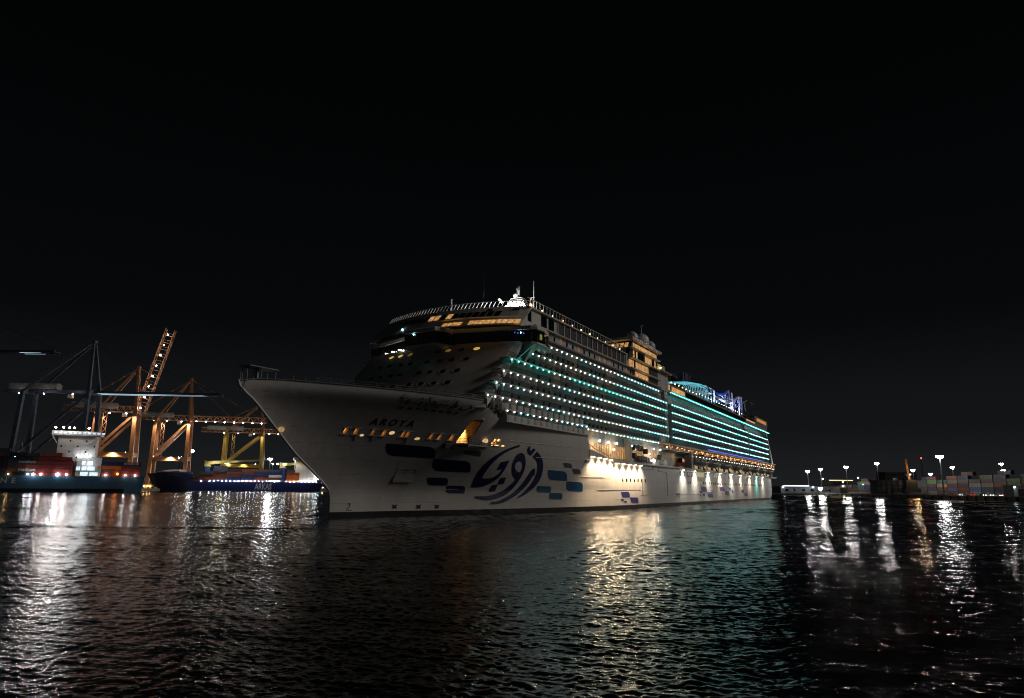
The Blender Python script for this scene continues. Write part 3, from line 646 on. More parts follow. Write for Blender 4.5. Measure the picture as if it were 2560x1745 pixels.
# bracket under the port wing catches the teal light
for sd in (1, -1):
    MB().add([(sd * 19.9, 31, 29.7), (sd * 22.3, 31, 33.5), (sd * 19.9, 31, 33.5), (sd * 19.9, 31.4, 29.7), (sd * 22.3, 33.4, 33.5), (sd * 19.9, 33.4, 33.5)], [(0, 1, 2), (3, 5, 4), (0, 3, 4, 1), (1, 4, 5, 2), (2, 5, 3, 0)]).build('wing_bracket', white, ship)
    if sd > 0: MB().bar((sd * 20.6, 27.2, 29.8), (sd * 22.2, 30.8, 33.1), .10, .06).build('teal_light_strip', glow('teal_strip_low', (.05, .8, .6), .35), ship)
light('wing_glow', 'POINT', ship, (22.3, 33.0, 31.0), 18, (.15, .95, .75), .3); light('wing_glow', 'POINT', ship, (-22.3, 33.0, 31.0), 20, (.15, .95, .75), .3)
# observation lounge above the bridge
def lounge_s(z, t): return 24.6 + (z - 37.3) * 1.02 + .0125 * t * t
front_loft('lounge_front', 37.3, 42.4, lounge_s, frontm, back=46, nz=7, side_t=19.7, inner=19.0, dep=.8)
def lounge_quad(name, t0, t1, z0, z1, mt, sl=0.0, off=.07, fs=lounge_s):
    Q = [(t0, z0), (t1, z0), (t1 - sl, z1), (t0 - sl, z1)]
    A = [(t, fs(z, t) - off, z + off * .6) for t, z in Q]; B_ = [(t, fs(z, t) + .15, z) for t, z in Q]
    return MB().add(A + B_, [(0, 1, 2, 3), (0, 4, 5, 1), (1, 5, 6, 2), (2, 6, 7, 3), (3, 7, 4, 0)]).build(name, mt, ship)
for k in range(16):
    t = -9.0 + k * 1.5
    mt = glassd
    if k in (5, 6, 8): mt = warm_win
    lounge_quad('slanted_window', t + .2, t + 1.3, 39.85, 41.1, mt, sl=-.0)
for k in range(9):
    t = 9.4 + k * 1.12
    lounge_quad('lounge_window', t + .11, t + 1.01, 37.75, 38.7, warm_win if k != 6 else warm_soft)
for k in range(4):
    t = 3.6 + k * 1.12
    lounge_quad('lounge_window', t + .11, t + 1.01, 37.75, 38.5, warm_win)
MB().add([(2.6, lounge_s(38, 2.6) - .6, 38.9), (8.4, lounge_s(38, 8.4) - .6, 39.15), (20.2, lounge_s(38, 20) - .5, 39.2), (20.2, lounge_s(38, 20) + .6, 39.35), (8.4, lounge_s(39.2, 8.4), 39.3), (2.6, lounge_s(39, 2.6), 39.05)], [(0, 1, 4, 5), (1, 2, 3, 4)]).build('window_hood', white, ship)
MB().ball((-7.5, lounge_s(38.8, -7.5) - .3, 38.6), .2, 6, 4).build('front_lamp', cool_lamp, ship)
for t in (12.0, 17.2): oval_win(t, 41.5, .9, .33, glassd, fs=lounge_s)
# sloping windscreen of posts round the sun deck
ws = MB()
def rim(z, t): return lounge_s(z, t)
PT = list(np.linspace(-17, 19.2, 42))
for t in PT:
    MB().bar((t, rim(42.4, t) + .1, 42.4), (t, rim(42.4, t) + 1.2, 43.9), .10, .16).build('windscreen_post', offw, ship)
for t0, t1 in zip(PT[:-1], PT[1:]): ws.bar((t0, rim(42.4, t0) + 1.2, 43.9), (t1, rim(42.4, t1) + 1.2, 43.9), .12)
for k in range(36):
    s = 34.2 + k * 1.62
    MB().bar((19.5, s, 42.4), (19.5, s + .15, 44.0), .10, .14).build('windscreen_post', offw, ship)
ws.bar((19.5, 33.4, 44.0), (19.5, 92, 44.0), .12); ws.build('windscreen_rail', offw, ship)
MB().add([(19.48, 34, 42.4), (19.48, 91, 42.4), (19.48, 91, 43.9), (19.48, 34, 43.9)], [(0, 1, 2, 3)]).build('windscreen_glass', mat('screen_glass', (.05, .06, .07), .1, alpha=.25), ship)
# forward mast, radar, lit from below
rm = thing('radar_mast', None, None); rm.parent = ship
MB().box(10.5, 18.0, 36.5, 41, 42.4, 43.0).build('mast_platform', white, rm)
m = MB()
for t, s in ((11.5, 37.0), (17.0, 37.0), (11.5, 40.5), (17.0, 40.5)): m.bar((t, s, 43), (14.3 + (t - 14.3) * .45, 38.7 + (s - 38.7) * .4, 45.6), .28)
for z, k in ((43.9, .85), (44.8, .62), (45.6, .45)):
    for a in ((-1, -1, 1, -1), (1, -1, 1, 1), (1, 1, -1, 1), (-1, 1, -1, -1)): m.bar((14.3 + a[0] * 2.8 * k, 38.7 + a[1] * 1.75 * k, z), (14.3 + a[2] * 2.8 * k, 38.7 + a[3] * 1.75 * k, z), .16)
m.build('lattice', white, rm)
MB().add([(11.6, 36.6, 43.0), (17.4, 36.6, 43.0), (15.8, 37.6, 45.2), (13.0, 37.6, 45.2), (11.6, 36.9, 43.0), (17.4, 36.9, 43.0), (15.8, 37.9, 45.2), (13.0, 37.9, 45.2)], [(0, 1, 2, 3), (7, 6, 5, 4), (0, 4, 5, 1), (1, 5, 6, 2), (2, 6, 7, 3), (3, 7, 4, 0)]).build('mast_skirt', white, rm)
MB().tube([(14.3, 38.7, 45.6), (14.3, 38.7, 47.0), (14.35, 38.6, 48.4)], [.55, .42, .45], 10).ball((14.0, 38.2, 46.3), .6, 10, 6).build('radar_post', white, rm, True)
MB().tube([(18.2, 38.7, 43), (18.2, 38.7, 49.2)], [.16, .06], 6).bar((17.4, 38.7, 45.4), (18.4, 38.7, 45.4), .14).bar((17.4, 38.7, 44), (17.4, 38.7, 45.4), .14).build('aerial_pole', white, rm)
MB().bar((11.2, 37.4, 44.8), (10.4, 37.0, 45.7), .5).build('radar_scanner', white, rm)
for t in (12, 14.5, 17): light('mast_light', 'POINT', rm, (t, 36.0, 43.3), 900, (1, 1, 1), .15)
MB().ball((10.2, 35.6, 43.2), .2, 6, 4).build('mast_lamp', white_lamp, rm)
MB().tube([(2, 31, 42.4), (2, 31, 45.2)], .25, 8).build('vent_post', offw, ship)
MB().tube([(10, 31.5, 42.4), (10, 31.5, 51)], [.06, .03], 5).build('whip_aerial', darkm, ship)

# ------------------------------------------------------------------ balconies
ROWZ = [35.10, 32.24, 29.67, 26.97, 24.37, 21.70, 19.56]
START = [38, 32, 26, 23, 20.3, 17.2, 24.4]
MB().box(-18, 18, 45, 317, 17.2, 36.3).box(-18, 18, 66, 317, 11.6, 17.2).build('cabin_block', offw, ship)
for sd in (1, -1):
    MB().add([(sd * 18, 19.0, 17.4), (sd * 18, 46, 17.4), (sd * 18, 46, 36.3), (sd * 18, 38, 36.3), (sd * 18, 17.5, 20.5)], [(0, 1, 2, 3, 4)]).build('cabin_wall', offw, ship)
BAY = 2.68
lampm = MB().ball((0, 0, 0), .125, 8, 5); LAMP = {m_.name: lampm.mesh('balcony_lamp', m_) for m_ in (bal_white, cyan_lamp, aqua_lamp, cool_lamp)}
dv = [(-2.0, -2.25), (-2.0, -.02), (-.35, -.02), (-.12, -.35), (-.02, -.9), (-.02, -2.25)]
divm = MB().add([(x, -.04, z) for x, z in dv] + [(x, .04, z) for x, z in dv], [tuple(range(6)), tuple(range(11, 5, -1))] + [(i, (i + 1) % 6, 6 + (i + 1) % 6, 6 + i) for i in range(6)])
DIV = divm.mesh('balcony_divider', white)
doorM = MB().box(-.03, .03, .3, 2.1, -2.1, -.25).mesh('balcony_door', glassd)
doorW = MB().box(-.03, .03, .3, 2.1, -2.1, -.25).mesh('balcony_door', glow('cabin_lit', (1, .55, .22), .3, .7))
lamps = []; divs = []
railg = mat('balcony_glass', (.06, .075, .08), .12, alpha=.22)
for k, z in enumerate(ROWZ):
    if k < 6: segs = [(START[k], 127.3), (132.6, 256.5), (261.5, 314)]
    else: segs = [(START[k], 62.0)]
    if k == 0: segs = [(START[0], 121)]
    for a, b in segs:
        n = int((b - a) / BAY)
        MB().box(17.9, 20.25, a - 1.2 if a < 40 else a - .6, b + .4, z + .06, z + .30).build('deck_edge', white, ship)
        nxt = ROWZ[k + 1] if k + 1 < len(ROWZ) else None
        MB().box(20.12, 20.18, a - 1.0 if a < 40 else a - .5, b + .3, z + .30, z + 1.28).build('balcony_rail_glass', railg, ship)
        MB().bar((20.15, a - 1.0, z + 1.32), (20.15, b + .3, z + 1.32), .07).build('hand_rail', darkm, ship)
        for i in range(n + 1):
            s = a + i * BAY
            divs.append((s, z)); lamps.append((s, z, k))
for a, b in ((131.5, 256.5), (256.5, 319)):      # upper edge lights aft of the tower
    MB().box(17.9, 20.3, a, b, 36.30, 36.55).build('deck_edge', white, ship)
    for i in range(int((b - a) / 2.0) + 1): lamps.append((a + i * 2.0, 36.2, 9))
for s in np.arange(62.9, 117, BAY): lamps.append((s, 18.97, 7))
MB().box(17.9, 20.3, 62.9, 118.5, 19.05, 19.40).build('deck_edge', white, ship); MB().box(20.15, 20.2, 62.9, 117, 19.4, 20.4).build('balcony_rail_glass', railg, ship)
MB().box(17.9, 20.3, 24, 62.9, 17.35, 17.62).build('deck_edge', white, ship)
def lamp_mat(s, z, k):
    h = rnd.random()
    if k == 2: return aqua_lamp if h < .6 else bal_white
    if k == 9: return aqua_lamp if h < .75 else cyan_lamp
    if s < 90: return bal_white if h < .5 else (cool_lamp if h < .8 else cyan_lamp)
    if s < 125: return cool_lamp if h < .4 else cyan_lamp
    return cyan_lamp if h < .75 else cool_lamp
lamps.sort(key=lambda p: p[0]); rest = {}
for i, (s, z, k) in enumerate(lamps):
    m_ = lamp_mat(s, z, k)
    if i < 300: link('balcony_lamp', LAMP[m_.name], ship, (20.12, s, z - .10))
    else: rest.setdefault(m_.name, (m_, MB()))[1].ball((20.12, s, z - .10), .115, 6, 4)
for m_, mb in rest.values(): tag(mb.build('balcony_lamp_rows', m_, ship), kind='stuff')
divs.sort(key=lambda p: p[0]); mb = MB(); dm = MB()
for i, (s, z) in enumerate(divs):
    if i < 290: link('balcony_divider', DIV, ship, (20.05, s, z)); link('balcony_door', doorM if rnd.random() > .1 else doorW, ship, (18.06, s + .2, z)) if i < 280 else dm.box(18.03, 18.09, s + .5, s + 2.3, z - 2.1, z - .25)
    else:
        mb.add([(20.05 + x, s - .04, z + q) for x, q in dv] + [(20.05 + x, s + .04, z + q) for x, q in dv], [tuple(range(6)), tuple(range(11, 5, -1))] + [(i_, (i_ + 1) % 6, 6 + (i_ + 1) % 6, 6 + i_) for i_ in range(6)])
        dm.box(18.03, 18.09, s + .5, s + 2.3, z - 2.1, z - .25)
tag(mb.build('balcony_divider_rows', white, ship), kind='stuff'); tag(dm.build('balcony_door_rows', glassd, ship), kind='stuff')
# balcony furniture, people's silhouettes stay out; teal strip along one deck
for a, b in ((26.5, 127.3), (132.6, 256.5), (261.5, 314)): MB().box(20.26, 20.32, a, b, 29.66, 29.80).build('teal_light_strip', teal_strip, ship)
MB().box(20.32, 20.38, 131.5, 318, 36.34, 36.44).build('teal_light_strip', teal_strip, ship)
for k, z in enumerate(ROWZ[:6]):    # lounge chairs seen as dark shapes
    for s in np.arange(START[k] + 1.2, 75, BAY):
        if rnd.random() < .7:
            zf = z - 2.4
            MB().box(19.2, 19.9, s - .35, s + .1, zf + .12, zf + .5).box(19.2, 19.9, s + .05, s + .2, zf + .3, zf + 1.0).build('balcony_chair', darkm, ship)
# half-moon parapets of the two lowest balcony rows
for z, a in ((19.56, 24.4), (21.70, 22.6)):
    for i in range(int((62 - a) / BAY)):
        s = a + i * BAY; m = MB(); zb = z - 1.95
        prof = [(19.95, s + .10, zb), (20.25, s + .5, zb), (20.3, s + 1.34, zb), (20.25, s + 2.2, zb), (19.95, s + 2.6, zb)]
        m.grid([prof, [(x, y, zb + 1.1) for x, y, _ in prof]]); m.build('parapet', white, ship)
# blank walls between the balcony blocks
MB().box(17.5, 18.9, 128.4, 131.6, 19.3, 36.2).build('stair_tower', offw, ship); MB().box(17.5, 18.9, 257.4, 260.8, 19.5, 36.3).build('stair_tower', offw, ship)
# stern end slope
MB().add([(x, s, z) for x in (17.5, 20.1) for s, z in ((308, 36.3), (311, 36.3), (327, 19.3), (322, 19.3), (314.5, 30))], [(0, 1, 2, 3, 4), (9, 8, 7, 6, 5)] + [(i, (i + 1) % 5, 5 + (i + 1) % 5, 5 + i) for i in range(5)]).build('stern_slope', white, ship)
# ------------------------------------------------------------------ upper decks
MB().box(-19, 19, 44, 98, 36.3, 42.38).build('upper_house', offw, ship)
MB().box(19.0, 19.9, 36, 121, 36.3, 36.75).build('deck_ledge', white, ship)
MB().box(19.0, 19.75, 37, 99, 38.75, 39.0).build('deck_ledge', white, ship); MB().box(19.0, 19.6, 34, 93, 42.1, 42.4).build('deck_ledge', white, ship)
for s0, s1, z0, z1 in ((34.4, 36.0, 39.3, 41.9), (40.6, 43.2, 39.2, 41.9), (44.2, 46.8, 39.2, 41.9)):
    MB().box(19.0, 19.06, s0, s1, z0, z1).build('upper_window', glassd, ship)
warm_dim = glow('warm_dim_window', (1, .5, .2), .16, .6)
MB().box(19.0, 19.05, 48.6, 93, 39.2, 41.8).build('gallery_shade_panel', mat('gallery_shade', (.035, .03, .027), .7, var=.4, scale=1.5), ship)  # flat dark panel, the shade of a recessed gallery put into its colour
for k in range(14): MB().box(19.0, 19.2, 48.4 + 3.3 * k, 48.75 + 3.3 * k, 39.0, 42.1).build('gallery_post', white, ship)
for k in range(22):
    s = 40 + 3.3 * k
    o = MB().box(19.0, 19.06, s, s + .8, 36.95, 38.3).build('upper_window', glassd if rnd.random() < .6 else warm_dim, ship)
MB().bar((19.85, 37, 37.7), (19.85, 98, 37.7), .06).build('hand_rail', darkm, ship)
for k in range(11):
    s = 35.2 + 5.2 * k
    MB().ball((19.35, s, 42.75), .17 if k else .3, 6, 4).build('deck_lamp', warm_lamp, ship)
    if k % 3 == 0: light('deck_glow', 'POINT', ship, (19.9, s, 43.0), 8, (1, .6, .25), .2)
# mid tower with lit lounges
MB().box(-15, 19.2, 98, 121, 36.3, 47.2).build('mid_tower', mat('bronze_clad', (.07, .055, .045), .4), ship)
MB().add([(-15, 94, 41.5), (19.2, 94, 41.5), (19.2, 98, 41.5), (-15, 98, 41.5), (-15, 98, 47.2), (19.2, 98, 47.2)], [(0, 3, 2, 1), (0, 1, 5, 4), (1, 2, 5), (0, 4, 3)]).build('tower_front', darkm, ship)
MB().prism([(20.3, 95.5), (20.3, 122.5), (-15, 122.5), (-15, 95.5)], 47.2, 47.9).build('tower_roof', frontm, ship)
for z in (38.6, 41.6, 44.6): MB().box(19.2, 20.2, 94.5, 121.3, z, z + .35).build('tower_deck_edge', frontm, ship)
for z0, z1, a, b, p in ((45.1, 46.7, 98.5, 119.5, .95), (42.1, 44.4, 98.5, 119, .7), (39.2, 41.3, 95.2, 112, .95), (36.9, 38.4, 100, 111.5, 1.0)):
    s = a
    while s < b:
        r_ = rnd.random(); lit = r_ < p and not (z0 == 42.1 and 103 < s < 107)
        o = MB().box(19.2, 19.28, s, s + .88, z0, z1).build('lounge_window', (warm_win if rnd.random() < .75 else warm_soft) if lit else glassd, ship); s += 1.3
for k in range(9):     # front glazing of the top lounge
    t = 6 + 1.4 * k; zz = (45.2, 46.7)
    MB().add([(tt, 98 - .7 * (47.2 - z) - .05, z) for z in zz for tt in (t, t + 1.1)], [(0, 1, 3, 2)]).build('lounge_window', warm_win, ship)
light('lounge_glow', 'POINT', ship, (20.6, 108, 45.8), 30, (1, .55, .2), .3); light('lounge_glow', 'POINT', ship, (20.8, 105, 38), 20, (1, .55, .2), .3)
light('dome_fill', 'POINT', ship, (21.5, 112, 50), 120, (1, .95, .95), .4)  # added light without a fixture, brightens the domes
for s, t, z, r_ in ((110, 15, 51.0, 1.75), (118.7, 15, 51.3, 2.5), (126.5, 15, 50.9, 2.0)):
    dm_ = MB().ball((t, s, z), r_, 20, 12).build('satellite_dome', white, ship, True)
    MB().tube([(t, s, 44.0 if s > 123 else 47.9), (t, s, z - r_ * .8)], r_ * .45, 10).build('dome_stand', greym, dm_)
MB().tube([(14, 122, 47.9), (14, 122, 57.3)], [.22, .12], 6).bar((13.5, 122, 57.2), (14.7, 122, 57.4), .2).bar((13.6, 122, 54.5), (14.6, 122, 54.5), .15).build('signal_mast', white, ship)
# stepped block behind the tower
MB().box(-15, 19.2, 121, 132, 36.3, 42.0).box(-12, 18.6, 121, 131, 42.0, 44.6).build('stepped_block', white, ship)
yl = glow('yellow_lamp', (1, .7, .15), 6)
MB().ball((19.0, 125, 43.4), .28, 6, 4).build('deck_lamp', yl, ship); light('deck_glow', 'POINT', ship, (19.8, 125, 43.6), 40, (1, .72, .15), .2)
MB().box(19.2, 20.6, 121, 133, 42.0, 42.2).build('deck_ledge', white, ship)
# aft upper deck
MB().box(-19, 19.0, 132, 320, 36.55, 39.5).build('aft_house', mat('aft_clad', (.16, .13, .11), .5), ship)
for k in range(4): MB().box(19.0, 19.07, 128.6 + k * 1.5, 129.8 + k * 1.5, 37.2, 39.0).build('aft_window', warm_win, ship) if k != 1 else None
for k in range(11): MB().box(19.0, 19.07, 136.4 + k * 1.45, 137.6 + k * 1.45, 37.2, 38.8).build('aft_window', warm_win if k % 4 else warm_soft, ship)
for k in range(44): MB().box(19.0, 19.07, 154 + k * 2.4, 156.1 + k * 2.4, 37.1, 39.0).build('aft_window', glassd, ship)
light('aft_glow', 'POINT', ship, (20.4, 144, 38), 25, (1, .55, .2), .3)
for k in range(26):
    s = 136 + 4.6 * k
    MB().ball((19.0, s, 40.7 if k > 7 else 40.2), .2, 6, 4).build('deck_lamp', warm_lamp if k < 12 else white_lamp, ship)
m = MB(); m.bar((19.2, 132, 40.5), (19.2, 318, 40.5), .08)
for s in np.arange(132, 318, 3): m.bar((19.2, s, 39.5), (19.2, s, 40.5), .08)
m.build('aft_rail', greym, ship)
# cyan-lit arched canopy
cn = thing('pool_canopy', None, None); cn.parent = ship
cy = glow('canopy_cyan', (.12, .85, .95), .6); cw = glow('canopy_white', (.45, .7, 1.0), .45)
for i, s in enumerate(np.linspace(163, 198, 15)):
    h = 43.3 + 3.6 * math.sin(math.pi * min(1, (i + 1) / 11) / 2 * 1.0); m = MB()
    pts = [(16.5, s, 40.5), (16.3, s, h - 1.5), (15.2, s, h - .3), (13, s, h + .2), (6, s, h + .6), (0, s, h + .7)]
    m.tube(pts, .10, 5); m.build('canopy_rib', cw if i % 2 else cy, cn)
for f, x in ((0, 15.8), (.5, 14.2), (1, 9)):
    m = MB(); m.tube([(x, 163, 43.2 + f * .6), (x, 176, 45.6 + f * .6), (x, 188, 46.7 + f * .5), (x, 198, 46.8 + f * .4)], .18, 5); m.build('canopy_edge', cy, cn)
light('canopy_glow', 'POINT', cn, (12, 185, 43), 120, (.35, .8, 1), .5)
# funnel
fn = thing('funnel', None, None); fn.parent = ship
fm = mat('funnel_blue', (.02, .025, .06), .4)
MB().prism([(9, 186), (10, 190), (10, 200), (9, 204), (-9, 204), (-10, 200), (-10, 190), (-9, 186)], 39.5, 49.2).build('funnel_casing', fm, fn)
for t, s in ((8, 188.5), (8.3, 191.5), (8, 195.2), (7.6, 200), (4, 190), (3, 196), (0, 193)): MB().tube([(t, s, 49.2), (t, s, 52.2)], 1.05, 12).build('exhaust_pipe', mat('pipe_steel', (.12, .13, .17), .4, .4), fn)
m = MB()
for s in (187, 203): m.bar((9, s, 49), (9, s, 52.6), .2)
m.bar((9, 187, 52.6), (9, 203, 52.6), .2); m.build('funnel_frame', fm, fn)
# water slides
ws_ = thing('water_slides', None, None); ws_.parent = ship
slw = mat('slide_white', (.6, .62, .7), .35); slb = mat('slide_blue', (.03, .12, .55), .3); slc = mat('slide_aqua', (.10, .45, .55), .3)
def coil(cx, cy_, z0, z1, rr, turns, n=40):
    return [(cx + rr * math.cos(2 * math.pi * turns * i / n), cy_ + rr * 1.6 * math.sin(2 * math.pi * turns * i / n), z0 + (z1 - z0) * i / n) for i in range(n + 1)]
MB().tube([(12, 217, 49.0), (13, 226, 47.4), (14, 234, 48.2), (14, 243, 50.4)], .9, 10).build('slide_tube', slb, ws_, True)
MB().tube(coil(10, 238, 42.5, 48.2, 5.0, 1.6), .75, 8).build('slide_tube', slc, ws_, True)
MB().tube([(14, 215, 45.5), (15, 225, 45.0), (15.5, 236, 44.3), (15, 248, 46.2), (14, 262, 46.0)], .7, 8).build('slide_tube', slw, ws_, True)
MB().tube(coil(9, 256, 43, 50, 5.5, 1.3), .8, 8).build('slide_tube', slc, ws_, True)
MB().tube([(14, 252, 44.5), (15, 260, 49.5), (14.5, 271, 51.2), (13, 275, 50.4)], .7, 8).build('slide_tube', slw, ws_, True)
MB().tube([(13, 290, 46.5), (14, 282, 49.8), (13, 272, 48.2)], .8, 8).build('slide_tube', slb, ws_, True)
for t, s, z in ((15, 214, 47.5), (15, 236, 48.6), (15, 243.6, 51.4), (15, 250.5, 51.0), (15, 255, 47.5), (15, 266, 50.5), (15, 273, 51.6)):
    MB().tube([(t, s, 40), (t, s, z)], .42, 8).build('slide_column', slw, ws_)
m = MB()
for a, b in (((15, 236, 43), (15, 250, 48)), ((15, 250, 43), (15, 240, 48)), ((15, 255, 44), (15, 288, 51.5)), ((15, 262, 49), (15, 276, 43)), ((15, 228, 47), (15, 245, 44.5)), ((15, 262, 43), (15, 270, 50))): m.bar(a, b, .3)
m.build('slide_brace', slw, ws_)
m = MB()
for s in (201, 207, 213): m.bar((14, s, 40), (14, s, 48.3), .25)
for z in (46.2, 48.3): m.bar((14, 201, z), (14, 216, z), .25)
m.box(10, 14, 201, 216, 45.9, 46.1).build('slide_tower_deck', slw, ws_)
for p, c, e_ in (((19, 228, 42.2), (.45, .5, 1), 1000), ((18.5, 246, 42), (.5, .5, 1), 1100), ((18, 264, 42), (.45, .5, 1), 900), ((18, 210, 42.5), (.6, .8, 1), 800), ((17, 285, 42), (.2, .25, 1), 220)): light('slide_flood', 'SPOT', ws_, p, e_ * 4, c, .4, aim=(p[0] - 6, p[1], p[2] + 6), cone=140, blend=.5)
MB().ball((19.3, 228.5, 41.4), .5, 8, 5).build('slide_floodlight', cool_lamp, ws_)
m = MB()
for s in (300, 306, 312, 320): m.bar((15, s, 40), (15, s, 51.5 - abs(s - 308) * .05), .22)
m.bar((15, 296, 51.4), (15, 309, 51.6), .22); m.build('sports_cage', greym, ship)
MB().box(-17, 19.0, 284, 322, 39.5, 43.0).build('aft_lounge', mat('aft_clad', (.16, .13, .11), .5), ship)
MB().box(19.0, 19.08, 290, 318, 40.4, 42.2).build('aft_window', glow('aft_orange', (1, .38, .08), .45, .5), ship); MB().box(19.0, 19.08, 262, 284, 38.6, 39.3).build('aft_window', warm_soft, ship)

# ------------------------------------------------------------------ promenade, boats, hull lights
MB().box(17.0, 20.55, 78, 332, 11.75, 12.05).build('promenade_ledge', hullm, ship)
MB().box(-19.8, 19.8, 62, 333, 11.3, 11.72).build('promenade_deck', greym, ship)
MB().box(16.0, 18.05, 64, 122, 12.05, 12.15).build('promenade_deck', greym, ship)
for a in np.arange(65.5, 122, 1.55):
    if 92 < a < 95: continue
    z0, z1 = (13.0, 16.2) if a < 92 else (14.6, 16.6)
    MB().box(18.0, 18.07, a, a + .8, z0, z1).build('promenade_window', warm_win if rnd.random() < .75 else warm_soft, ship)
for s, z in ((73.5, 16.9), (79.3, 16.9), (85.2, 16.9), (96.9, 16.9), (102.4, 17), (116.6, 17.1), (122.8, 17.1), (83.1, 15.2), (112, 15.4)):
    MB().ball((18.6, s, z), .3, 8, 5).build('promenade_lamp', white_lamp, ship)
for s in (68, 75, 84, 98, 108): light('promenade_reflection_spot', 'SPOT', ship, (20.3, s, 15.6), 4000, (1, .72, .42), .35, aim=(40, s - 8, 6), cone=120, blend=.8)  # added spots without fixtures, aimed outboard for a golden reflection in the water
for s in (70, 82, 98, 110): light('promenade_glow', 'POINT', ship, (19.4, s, 16.0), 220, (1, .68, .35), .3)
MB().box(17.4, 19.6, 92.3, 94.0, 12.0, 18.8).build('support_pillar', white, ship); MB().box(18.0, 20.6, 151.6, 153.4, 12.0, 18.0).build('support_pillar', white, ship)
m = MB(); m.add([(19.9, 64, 14.3), (19.9, 78, 12.3), (19.9, 64, 12.3), (19.7, 64, 14.3), (19.7, 78, 12.3), (19.7, 64, 12.3)], [(0, 2, 1), (3, 4, 5), (0, 1, 4, 3)]); m.build('sloping_bulwark', hullm, ship)
m = MB()
m.tube([(18.6, 95, 12), (18.8, 95, 17.3)], .16, 6); m.tube([(18.8, 95, 15.8), (18.9, 99, 15.6), (18.9, 107, 14.4), (18.8, 111, 13.6)], .14, 6); m.tube([(18.7, 64.5, 16.2), (18.8, 70, 14.8), (18.8, 78, 13.6), (18.8, 80, 12.5)], .13, 6)
m.build('tender_davit', white, ship)
for s, z in ((97.5, 16.5), (100.6, 16.55), (103.6, 16.5), (107.6, 15.9), (97.5, 14.3), (101.2, 13.6), (103.2, 13.6), (105.2, 13.6), (107.2, 13.6), (109.2, 13.5), (121, 14.8)):
    MB().tube([(18.3, s, z), (19.5, s, z)], .78, 12).build('liferaft_canister', mat('raft_dark', (.035, .035, .04), .5), ship)
MB().ball((19.4, 113.3, 13.4), .55, 8, 5).build('deck_floodlight', glow('flood_white', (1, .97, .92), 30), ship)
MB().box(18.1, 19.6, 111, 117.5, 12.1, 13.1).build('winch_housing', white, ship); light('deck_flood_fill', 'POINT', ship, (20.6, 113.5, 14.2), 90, (1, .97, .9), .3)
MB().box(18.1, 19.5, 124, 127, 12.1, 14.0).build('winch_housing', white, ship); light('deck_flood_fill', 'POINT', ship, (20.8, 124, 14), 50, (.85, 1, .9), .3)
# warm bay with the rescue boat
MB().box(15.0, 17.95, 128, 150, 12.1, 18.2).build('boat_bay', glow('boat_bay_light', (1, .60, .22), .8, .6), ship)
MB().box(17.9, 20.4, 125, 152, 17.3, 17.8).build('bay_canopy', white, ship); light('bay_light', 'POINT', ship, (20.2, 138, 16.4), 70, (1, .62, .25), .4)
# lit promenade above the boats
MB().box(17.0, 19.6, 124, 334, 16.9, 17.3).build('upper_promenade', darkm, ship)
MB().box(16.5, 18.0, 320, 334, 11.7, 16.9).box(-18, 18, 318, 334, 16.9, 19.2).build('aft_promenade', darkm, ship)
for k in range(125):
    s = 127 + k * 1.66; zz = 18.2 + .5 * math.sin(k * 2.1)
    MB().ball((19.5 + .3 * math.sin(k * 1.3), s, zz), .15 if k % 7 else .24, 5, 4).build('promenade_lantern', orange_lamp if k % 5 else warm_lamp, ship)
MB().box(20.35, 20.45, 176, 291.5, 19.70, 19.95).build('blue_light_strip', blue_strip, ship)
MB().box(18.0, 20.4, 124, 333, 19.0, 19.35).build('deck_edge', white, ship)
for sd in (1,):
    MB().box(14, 19.3, 326, 336, 16.3, 16.7).build('stern_deck', white, ship)
# lifeboats hang outboard of the promenade
LBH = mat('lifeboat_hull', (.34, .34, .32), .4); LBT = mat('lifeboat_cover', (.05, .045, .045), .5)
def lifeboat(s, label, first=[None]):
    r = thing('lifeboat', label, 'lifeboat', rz=-SHIP_A, group='lifeboats hanging along the side of the cruise ship')
    c, s_ = math.cos(-SHIP_A), math.sin(-SHIP_A); t = 20.9
    r.location = (-30.294 + c * t - s_ * s, 117.449 + s_ * t + c * s, 13.1)
    if first[0] is None:
        L = 6.9; rows = []; top = []
        for y in np.linspace(-L, L, 15):
            k = max(.02, 1 - abs(y / L) ** 3); kz = abs(y / L) ** 4
            rows.append([(1.9 * k * math.sin(a), y, 1.7 - 1.7 * (1 - .6 * kz) * math.cos(a)) for a in np.linspace(-math.pi / 2, math.pi / 2, 9)])
            top.append([(1.85 * k * math.cos(a), y, 1.7 + 1.5 * (1 - .5 * kz) * math.sin(a)) for a in np.linspace(0, math.pi, 9)])
        a = MB(); a.grid(rows); h = a.mesh('lifeboat_hull', LBH, True); b = MB(); b.grid(top); cv = b.mesh('lifeboat_canopy', LBT, True)
        wn = MB()
        for y in np.arange(-4.5, 4.6, 1.5): wn.box(1.55, 1.72, y, y + .8, 2.2, 2.6)
        st = MB().box(1.80, 1.93, -5.6, 5.6, 1.45, 1.7)
        first[0] = [h, cv, wn.mesh('window_row', glassd), st.mesh('fender', white)]
    for me in first[0]: link(me.name.split('.')[0], me, r)
    return r
LB = [162, 180, 200, 221.5, 243.5, 263.5, 283, 303]
for i, s in enumerate(LB): lifeboat(s, 'grey lifeboat with a dark canopy hanging under the blue light strip' if 176 < s < 291 else ('grey lifeboat with a dark canopy hung beside the pillar of the warm boat bay' if i == 0 else 'grey lifeboat with a dark canopy hanging closest to the ship stern'))
